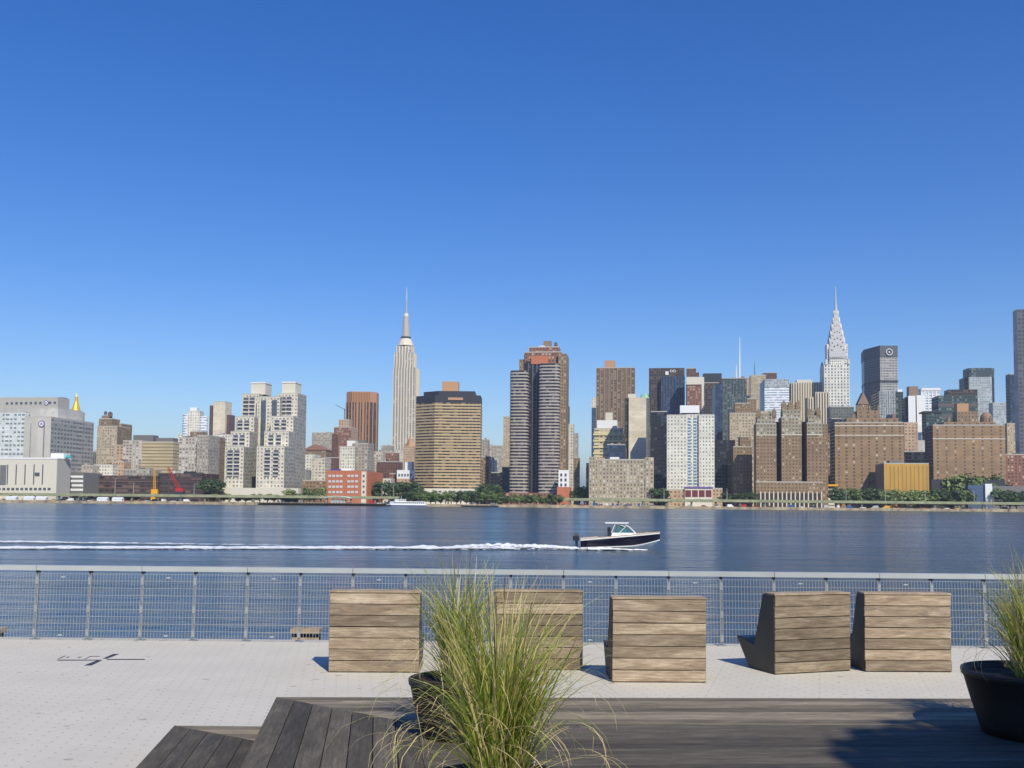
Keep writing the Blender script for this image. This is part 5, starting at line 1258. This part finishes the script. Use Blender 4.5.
mb.cyl(p.x, 915, 5.2, 5.2, p.z-1, p.z+3, 14); mb.build('dome_roof', BROWN, t); ornament(t, None, [950, 990], 423, 416, 1.3, 4)

t = bld('oval_office_tower', 'broad grey office tower with a round roof emblem and a left flank coloured dark for shade', 1500, 'office tower')
D = 1500; Xa, Xm, Xb = wx(864.5, 400, D+42), wx(880.5, 400, D), wx(898, 400, D); z1 = at(885, 346, D).z; setroot(t, (Xa+Xb)/2, D)
pl = [(Xm, D), (Xb, D), (Xb+10, D+40), (Xb, D+80), (Xm, D+80), (Xa, D+42)]
mb = MB(); fm, bay, fl = FAC['metlife']; mb.prism(pl, LZ, z1, bay, fl); mb.m[5] = 2; o = mb.build('wall', [fm, ROOF, FAC['metside'][0]], t)  # left flank takes a darker facade copy: its shade is in the colour
def oband(ya, yb, m_, part): 
    cxx = sum(p[0] for p in pl)/6; cyy = D+40; q = [(cxx+(p[0]-cxx)*1.02, cyy+(p[1]-cyy)*1.02) for p in pl]; mb = MB(); mb.prism(q, at(885, yb, D).z, at(885, ya, D).z, mt=0); mb.build(part, m_, t)
oband(345.6, 356.5, P('crown_grey', (92, 94, 102)), 'crown'); oband(380.2, 382.3, DARK, 'dark_band')
p = at(889.3, 352, D-2); q = [(p.x+4.6*cos(k*pi/10), D-2.2, p.z+4.6*sin(k*pi/10)) for k in range(21)]; mb = MB(); mb.poly(q, .6, 6); o = mb.build('emblem', LET, t)
mb = MB(); mb.box(p.x-1.0, p.x+1.0, D-2.6, D-2.0, p.z-1.0, p.z+1.0); mb.build('emblem_core', LET, o)
t = bld('glass_office_block', 'grey glass block standing in front of the oval office tower', 1300, 'office block')
v = vol(t, 'wall', 880, 896, 391, 'glasspale', 0, 50, side='glassdark', parapet=False); piers(t, v, 7, .16, GREYM, out=.4, sides=False)
v = vol(t, 'right_wing', 896, 903, 392, 'glassgreen', 6, 40, parapet=False); vol(t, 'white_cap', 897, 901.5, 389.5, 'WHITE', 8, 6, yb=392)
t = bld('white_office_block', 'pair of bright white slabs right of the oval office tower', 1250, 'office block')
v = vol(t, 'left_slab', 909, 916, 396.5, 'WHITE', 0, 20, side='GREYM'); v = vol(t, 'right_slab', 917, 925, 396, 'WHITE', 0, 20, side='GREYM'); vol(t, 'dark_gap', 905.5, 909, 398, 'glassdark', 4, 14, parapet=False); vol(t, 'tan_top', 909, 918, 387, 'TERRA' if 0 else 'BROWN', 6, 12, yb=396.6); vol(t, 'white_base', 918, 929, 425.5, 'WHITE', -10, 9)
t = bld('tan_house', 'tan low house beside the second brick tower shoulder', 1080); v = vol(t, 'wall', 905, 918, 423, 'orangetan', 0, 16)
t = bld('teal_office_block', 'white framed teal glass block behind the white slabs', 1350, 'office block')
v = vol(t, 'wall', 922, 940, 389, 'whiteband', 0, 24); piers(t, v, 5, .3, WHITE, out=.5, sides=False); vol(t, 'roof_rail', 922, 940, 388, 'WHITE', -1, 2, yb=390.5, parapet=False)
t = bld('dark_terrace_block', 'dark banded office block with stepped roof behind the third brick tower', 1250, 'office block')
v = vol(t, 'wall', 940, 977.5, 395.5, 'glassgreen', 0, 30, parapet=False); bands(t, v, 10, .3, P('dark_slab', (98, 94, 90)), 'floor_band', .4); v = vol(t, 'upper_storeys', 949, 976.5, 389.5, 'bronzegrid', 4, 20, yb=395.5, parapet=False)
vol(t, 'low_wing', 929, 944, 412, 'glassgreen', -60, 20); vol(t, 'flat_roof', 926, 944, 410.5, 'DARK', -61, 22, yb=412, parapet=False)
t = bld('tapered_glass_tower', 'tapered grey glass tower with a flat crown near the right edge', 1500, 'office tower')
v = vol(t, 'wall', 967, 995.5, 377, 'glasspale', 0, 36, side='glassdark', cham=5, parapet=False); vol(t, 'crown', 968.5, 994.5, 368, 'glassgreen', 2, 30, yb=377, parapet=False, cham=5)
t = bld('slab_office_tower', 'tall grey slab cut off by the right edge of the photo', 1000, 'office tower')
v = vol(t, 'wall', 1020, 1060, 309, 'metside', 0, 12, side='blankgrey', parapet=False)
t = bld('yellow_brick_building', 'yellow building with narrow vertical slits and a left side coloured dark for shade above the trees', 862)
v = vol(t, 'wall', 885, 928, 464, 'yellow', 0, 34, side='GREYM'); v2 = vol(t, 'plain_bay', 885, 893.5, 464, 'P_YEL' if 0 else 'YELB', -.5, 4, parapet=False) if False else None  # grey side colour stands in for shade on the yellow wall
vol(t, 'roof_block', 890, 902, 461.5, 'GREYM', 8, 10, yb=464)
t = bld('blue_shed', 'blue shed with a bright white end wall near the right edge', 850, 'shed')
v = vol(t, 'white_end', 985.5, 992, 483.8, 'WHITE', 0, 10, parapet=False); v = vol(t, 'blue_wall', 968, 985.4, 485.5, 'P_B' if 0 else 'BLUW', 2, 9, parapet=False) if 'BLUW' in globals() else None
mb = MB(); a = at(968.5, 485, 852); b = at(985.4, 496, 852); mb.box(a.x, b.x, 852, 860, LZ, a.z); mb.build('blue_wall', P('blue_cladding', (74, 96, 124)), t)
t = bld('long_wall', 'long grey green retaining wall under the third brick tower', 875, 'wall')
v = vol(t, 'wall', 957, 1060, 486, 'GREYM', 0, 6, parapet=False); v = vol(t, 'shade_band', 935, 1005, 479.5, 'DARK', 8, 10, parapet=False)  # dark volume stands in for the shadowed band under the tower

# low infill houses that close the gaps between the blocks
INF = [(8, 480, 1000), (60, 478, 1100), (100, 478, 1000), (140, 478, 1050), (182, 478, 1080), (262, 480, 1060), (318, 474, 1200), (346, 472, 1150), (372, 470, 1350), (398, 474, 1300), (486, 478, 1200), (500, 478, 1250), (560, 480, 1150), (600, 480, 1150), (656, 470, 1200), (724, 470, 1250), (760, 470, 1200), (830, 470, 1300), (916, 470, 1150), (936, 470, 1250), (1002, 462, 1300)]
words = ['pale', 'brown', 'grey', 'tan', 'red brick', 'white', 'buff']
keys = ['mixed', 'brownbrick', 'greybrick', 'tanbrick', 'redbrick', 'white', 'cream']
for i, (x, y, D) in enumerate(INF):
    t = bld('distant_building', 'low %s far house glimpsed between taller blocks' % words[i % 7], D, group='low far houses glimpsed between taller blocks')
    v = vol(t, 'wall', x-11, x+11, y, keys[i % 7], 0, 24, parapet=False)

# ---------------------------------------------------------------- waterfront: elevated road, pier, ferry, lamps, cars, trees
t = thing('elevated_highway', 'long pale green elevated highway along the far waterfront', 'highway', (0, 826, LZ))
EZ = 4.6; DK = P('parapet_green', (146, 150, 118), scale=.3, noise_=.25); PILR = P('viaduct_column', (120, 122, 110))
x = -620; k = 0
while x < 620:
    mb = MB(); w = 40; mb.box(x, x+w-.1, 822, 838, EZ-1.6, EZ-.5); mb.build('deck', PILR if 0 else P('deck_concrete', (140, 138, 120)), t)
    mb = MB(); mb.box(x, x+w-.05, 821.6, 822, EZ-1.4, EZ+.7); mb.build('parapet', DK, t)
    for xx in (x+8, x+28):
        mb = MB(); mb.box(xx-.7, xx+.7, 823, 824.4, LZ-.1, EZ-1.6); mb.build('column', PILR, t)
    x += w
GLAM = P('lamp_grey', (190, 190, 186))
def lamp(x, lab, h=11):
    t = thing('street_lamp', lab, 'street lamp', (x, 823, EZ-.5), 'street lamps along the elevated highway', off=(0, 0, 0))
    mb = MB(); mb.tube((0, 0, 0), (0, 0, h), .22, .12, 6); mb.build('pole', GLAM, t); mb = MB(); mb.poly([(0, 0, h), (0, 1.2, h+.5), (0, 2.4, h+.6)], .1, 5); mb.build('arm', GLAM, t)
    mb = MB(); mb.prism([(-.25, 2.2), (.25, 2.2), (.25, 3.2), (-.25, 3.2)], h+.5, h+.75, mt=0); mb.build('lamp_head', GLAM, t); return t
for i, (x, near) in enumerate(((115, 'left of the yellow piling mast'), (133.5, 'between the tall white pole and the yellow mast'), (194, 'left of the cream terraced towers'), (240, 'in front of the cream terraced towers'), (382, 'among the trees right of the brick clinic'), (393.5, 'just left of the banded brown tower podium'), (846, 'in front of the second brick tower'), (885.5, 'at the left corner of the yellow building'), (925, 'at the right corner of the yellow building'), (974, 'before the blue shed'), (664, 'left of the white slab'), (727, 'right of the white slab'))):
    lamp(at(x, 490, 823).x, 'thin pale street lamp '+near, 13.5 if i == 0 else 9.5)

# cars
def car_mesh(body_mat, kind):
    L, Wd, H = (4.6, 1.8, 1.45) if kind == 0 else (5.4, 2.0, 2.3)
    mb = MB(); hh = .62*H if kind == 0 else .5*H
    prof = [(-L/2, .3), (-L/2, hh*.95), (-L/2*.6, hh), (L/2*.5, hh), (L/2, hh*.8), (L/2, .3)]
    def ext(prof, w, mb):
        mb.face([(a, -w, b) for a, b in prof][::-1]); mb.face([(a, w, b) for a, b in prof])
        for (a, b), (c, d) in zip(prof, prof[1:]+prof[:1]): mb.face([(a, -w, b), (a, w, b), (c, w, d), (c, -w, d)][::-1])
    ext(prof, Wd/2, mb); cab = MB()
    cp = [(-L*.38, hh), (-L*.28, H), (L*.08, H), (L*.24, hh)] if kind == 0 else [(-L*.49, hh), (-L*.47, H), (L*.2, H), (L*.34, hh)]
    ext(cp, Wd/2*.88, cab)
    return mb, cab, L
GL = P('car_glass', (34, 40, 50), rough=.12); TY = P('tyre', (32, 32, 34))
def mkcar(cname, kind, mat, label, grp):
    t = thing('parked_car' if kind == 0 else 'parked_van', label, 'car' if kind == 0 else 'van', (0, 0, 0), grp)
    b, c, L = car_mesh(mat, kind); b.build('body', mat, t); c.build('cabin', GL if kind == 0 else mat, t)
    for sx in (-1, 1):
        for sy in (-1, 1):
            mb = MB(); mb.tube((sx*L*.31, sy*.72, .33), (sx*L*.31, sy*.92, .33), .33, .33, 12); mb.build('wheel', TY, t)
    return t
paint = {'white': (232, 232, 230), 'silver': (176, 180, 186), 'black': (34, 36, 42), 'red': (170, 44, 42), 'blue': (56, 84, 140), 'yellow': (226, 176, 48)}
protos = {}
rn = random.Random(5)
spots = []
spots += [(4+rn.uniform(-2, 2)+9.5*i, 500.5) for i in range(21)] + [(372+i*7, 504) for i in range(3)] + [(563+11*i, 505.5) for i in range(9)] + [(600+13*i, 506) for i in range(14)] + [(790+12*i, 507.5) for i in range(19)]
order = ['white', 'silver', 'blue', 'black', 'white', 'red', 'silver', 'white', 'yellow', 'black']
zones = [(0, 60, 'under the cream slot windowed building'), (60, 110, 'below the striped annex'), (110, 205, 'below the building site'), (360, 400, 'by the ferry pier'), (550, 600, 'below the centre towers'), (600, 660, 'below the long beige block'), (660, 770, 'below the white slab'), (770, 880, 'below the first two brick towers'), (880, 960, 'below the yellow building'), (960, 1100, 'below the blue shed')]
seen = {}
for i, (x, y) in enumerate(spots):
    cn = rn.choice(order); kd = 1 if rn.random() < .35 else 0
    zn = next((z for a, b, z in zones if a <= x < b), 'along the far waterfront')
    kk = (cn, kd, zn); seen[kk] = seen.get(kk, 0)+1
    lab = '%s %s parked %s' % (cn, 'van' if kd else 'car', zn)
    if seen[kk] > 1: lab = '%s %s, number %d from the left of its kind %s' % (cn, 'van' if kd else 'car', seen[kk], zn)
    X = at(x, y, 812).x; grp = 'vehicles parked along the far waterfront'
    if (cn, kd) not in protos:
        o = mkcar(cn, kd, P('paint_'+cn, paint[cn], rough=.3, noise_=.03), lab, grp); protos[(cn, kd)] = o; o.location = (X, 812, LZ); o.rotation_euler = (0, 0, rn.choice([0, pi, .3, pi-.2]))
    else: dup(protos[(cn, kd)], (X, 811+rn.uniform(-1.5, 3), LZ), rn.choice([0, pi, .2, pi+.2, 1.4]), lab)
# vehicles driving on the elevated road
for i, (x, cn) in enumerate(((176, 'white'), (205, 'silver'), (430, 'white'), (603, 'white'), (655, 'yellow'), (700, 'white'), (760, 'silver'), (846, 'white'), (868, 'silver'))):
    key = (cn, 0)
    if key in protos: dup(protos[key], (at(x, 497, 827).x, 827, EZ-.5), 0, '%s car on the elevated highway %s' % (cn, ['below the red crane', 'left of the terraced towers', 'below the banded tower', 'at the street gap', 'right of the long beige block', 'below the white slab', 'at the left of the first brick tower', 'between the brick towers', 'below the second brick tower'][i]), 'cars driving on the elevated highway')

# ferry pier and pavilion
PW = P('pier_timber', (112, 98, 84), scale=2); t = thing('ferry_pier', 'low timber ferry pier on dark piles below the orange brick clinic', 'pier', (at(322, 505, 792).x, 792, WZ))
a = at(256, 505, 790).x; b = at(392, 505, 790).x
mb = MB(); mb.box(a, b, 786, 799, -1.0, -.55); mb.build('deck', PW, t)
n = 46
for i in range(n):
    x = a+(b-a)*i/(n-1); mb = MB(); mb.tube((x, 785.7, WZ-1), (x, 785.7, .1+.5*(i % 3 == 0)), .22, n=6); mb.build('pile', P('pier_pile', (74, 66, 60)) if i == 0 else bpy.data.materials['pier_pile'], t)
t = thing('ferry_pavilion', 'small pavilion with white curved roof on the ferry pier', 'pavilion', (at(338, 500, 790).x, 790, -.55)); t['_off'] = list(t.location)
px = t.location.x
for i in range(6):
    for y in (788, 795):
        mb = MB(); x = px-9+i*3.6; mb.tube((x, y, -.55), (x, y, 3.5), .14, n=6); mb.build('post', GLAM, t)
mb = MB(); n = 10
for i in range(n):
    f0, f1 = -1+2*i/n, -1+2*(i+1)/n; z0 = 3.5+1.6*(1-f0*f0); z1 = 3.5+1.6*(1-f1*f1)
    mb.face([(px+10.5*f0, 787, z0), (px+10.5*f1, 787, z1), (px+10.5*f1, 796, z1), (px+10.5*f0, 796, z0)]); mb.face([(px+10.5*f0, 787, z0-.3), (px+10.5*f1, 787, z1-.3), (px+10.5*f1, 796, z1-.3), (px+10.5*f0, 796, z0-.3)][::-1])
    mb.face([(px+10.5*f0, 787, z0-.3), (px+10.5*f1, 787, z1-.3), (px+10.5*f1, 787, z1), (px+10.5*f0, 787, z0)])
mb.build('roof', WHITE, t)
mb = MB(); mb.box(px-6, px+6, 790, 794, -.54, 2.3); mb.build('ticket_room', P('kiosk', (176, 180, 176)), t)
# ferry
FD = 780; a = at(386.5, 506.5, FD); b = at(427, 506.5, FD); cx = (a.x+b.x)/2; Lf = b.x-a.x
t = thing('ferry_boat', 'white passenger ferry moored below the banded brown tower', 'ferry', (cx, FD, WZ), off=(0, 0, 0))
mb = MB()
def hullpoly(h0, h1, z0, z1, x0, x1, w, mat, name, par, bow=.12):
    q = lambda s_: [(x0*s_, 0), (x0*s_+Lf*bow, -w), (x1*s_, -w), (x1*s_, w), (x0*s_+Lf*bow, w)]
    m_ = MB(); m_.prism(q(h0), z0, z1, mt=0, top=q(h1)); return m_.build(name, mat, par)
hullpoly(.93, 1, 0, 1.0, -Lf/2, Lf/2, 3.6, P('ferry_blue', (50, 64, 120)), 'lower_hull', t); hullpoly(1, 1, 1.0, 1.7, -Lf/2, Lf/2, 3.6, WHITE, 'hull', t)
hullpoly(1, 1, 1.7, 3.9, -Lf*.42, Lf*.47, 3.2, WHITE, 'main_cabin', t); hullpoly(1, 1, 3.9, 5.6, -Lf*.30, -Lf*.02, 2.6, WHITE, 'upper_cabin', t)
for i in range(15):
    x = -Lf*.28+i*Lf*.7/14; mb = MB(); mb.box(x-.6, x+.6, -3.3, -3.19, 2.4, 3.3); mb.build('window', GLASSW, t)
for i in range(4): x = -Lf*.16+i*1.6; mb = MB(); mb.box(x-.55, x+.55, -2.72, -2.59, 4.4, 5.2); mb.build('window', GLASSW, t)
mb = MB(); mb.tube((-Lf*.14, 0, 5.6), (-Lf*.13, 0, 8.4), .12, n=5); mb.build('mast', WHITE, t)
t = thing('moored_barge', 'dark low barge moored right of the white ferry', 'barge', (at(480, 507, 790).x, 790, WZ), off=(0, 0, 0))
mb = MB(); mb.prism([(-14, -2.5), (14, -2.5), (14, 2.5), (-14, 2.5)], .0, 1.3, mt=0, top=[(-15.5, -2.8), (15.5, -2.8), (15.5, 2.8), (-15.5, 2.8)]); mb.build('hull', DARK, t); mb = MB(); mb.box(8, 12, -1.5, 1.5, 1.3, 3.4); mb.build('deckhouse', GREYM, t)
# pale boats and tents by the left bank
TENT = P('tent_white', (226, 230, 232))
for i, (x, lab) in enumerate(((12, 'left of the cream building door'), (30, 'below the slot windowed building'), (42, 'right of the slot windows'), (103, 'below the left of the building site'), (118, 'below the tall white pole'))):
    t = thing('marquee', 'white marquee on the far bank '+lab, 'marquee', (at(x, 500, 808).x, 808, LZ), 'white marquees on the far bank', off=(0, 0, 0))
    mb = MB(); mb.box(-4, 4, -2.5, 2.5, 0, 2.1); w_ = mb.build('wall', TENT, t); mb = MB(); mb.gable(-2.7, 2.7, -4.2, 4.2, 2.1, 3.4, 0, 0); mb.v = [(v[1], v[0], v[2]) for v in mb.v]; mb.build('roof', TENT, t)

# flag-like red sign near the centre tower
t = thing('red_sign', 'red and yellow sign board among the trees left of the centre tower', 'sign', tuple(at(498, 490, 880))); t['_off'] = list(at(498, 490, 880)); a = at(495.5, 485.5, 880); b = at(500.5, 490.5, 880)
mb = MB(); mb.box(a.x, b.x, 879.8, 880.1, b.z, a.z); mb.build('board', REDP, t); mb = MB(); mb.tube((a.x+2, 880, LZ), (a.x+2, 880, b.z), .3, n=5); mb.build('pole', GLAM, t)
mb = MB(); mb.box(a.x, b.x, 879.7, 880.1, b.z-1.6, b.z-.01); mb.build('lower_board', YELP, t)

# trees
TP = [make_tree(100+i, 10, 4.2, 1.0, 900, .55, LEAFM[i % 3], 'x', loc=(0, 0, 0)) for i in range(6)]
used = [False]*6
TG = 'trees along the far waterfront'
rn = random.Random(17); cnt = 0
def row(x0, x1, n, y_top, D, desc, zb=None, jit=1.5, kinds=(0, 1, 2, 3, 4, 5)):
    global cnt
    for i in range(n):
        x = x0+(x1-x0)*(i+.5)/n+rn.uniform(-jit, jit)*.6; p = at(x, y_top+rn.uniform(-1.3, 1.3), D); H = max(3.5, p.z-LZ); s_ = H/10
        wdt = max(s_, (x1-x0)/n*D/1000/8.4*1.7)
        wdt = max(min(wdt, s_*2.1), s_*1.15)
        k = rn.choice(kinds); cnt += 1
        if n == 1: lab = 'tree '+desc
        elif i == 0: lab = 'leftmost tree '+desc
        elif i == n-1: lab = 'rightmost tree '+desc
        else: lab = 'tree %s, %s from the left' % (desc, ['', 'second', 'third', 'fourth', 'fifth', 'sixth', 'seventh', 'eighth', 'ninth', 'tenth', 'eleventh', 'twelfth', 'thirteenth', 'fourteenth', 'fifteenth', 'sixteenth', 'seventeenth', 'eighteenth', 'nineteenth'][i])
        loc = (p.x, D+rn.uniform(-2, 2), LZ)
        if used[k]: dup(TP[k], loc, rn.uniform(0, 6), lab, TG, (wdt, wdt, s_))
        else:
            TP[k].location = loc; TP[k].scale = (wdt, wdt, s_); TP[k]['label'] = lab; TP[k]['group'] = TG; used[k] = True
row(402, 500, 19, 490.6, 806, 'in the green row before the banded brown tower', kinds=(0, 1, 3, 4))
row(500, 562, 13, 493.8, 806, 'in the green row below the centre tower', kinds=(0, 1, 2, 4))
row(372, 417, 6, 481, 880, 'in the dark grove right of the brick clinic', kinds=(0, 3))
row(478, 502, 4, 483.5, 875, 'in the dark clump left of the centre tower', kinds=(0, 3))
row(286, 297, 2, 488, 860, 'by the terraced towers, bright green', kinds=(2, 5))
row(301, 323, 4, 487, 860, 'left of the brick clinic', kinds=(2, 4, 1))
row(205, 220, 2, 478, 868, 'left of the terraced towers podium', kinds=(0, 3))
row(212, 300, 12, 494.2, 842, 'under the terraced towers podium', kinds=(1, 4, 2))
row(578, 592, 3, 486, 900, 'in the street gap', kinds=(0, 3))
row(654, 668, 3, 488, 868, 'right of the long beige block', kinds=(0, 3, 1))
row(722, 756, 4, 492, 868, 'before the shadowed blocks', kinds=(0, 3))
row(832, 884, 9, 487.5, 858, 'before the second brick tower', kinds=(0, 1, 3, 4))
row(884, 932, 8, 489, 846, 'before the yellow building', kinds=(1, 2, 4, 5))
row(930, 970, 6, 488, 846, 'right of the yellow building', kinds=(0, 1, 4))
row(953, 998, 6, 473.5, 888, 'against the third brick tower', kinds=(1, 2, 4))
row(996, 1030, 4, 490, 846, 'at the right edge of the far bank', kinds=(0, 3))
row(60, 140, 9, 497, 835, 'behind the highway left of the building site', kinds=(0, 3))

# ---------------------------------------------------------------- the air over the river
m = bpy.data.materials.new('air'); m.use_nodes = True; t_ = m.node_tree; t_.nodes.clear()
pv = t_.nodes.new('ShaderNodeVolumePrincipled'); pv.inputs['Color'].default_value = (.74, .86, 1, 1); pv.inputs['Density'].default_value = 9e-5; pv.inputs['Anisotropy'].default_value = .1
ov = t_.nodes.new('ShaderNodeOutputMaterial'); t_.links.new(pv.outputs[0], ov.inputs['Volume'])
mb = MB(); mb.box(-9500, 9500, -9500, 30500, -8, 520); o = mb.build('haze', m); tag(o, 'thin blue haze in the air over the river and city', 'haze', kind='stuff')
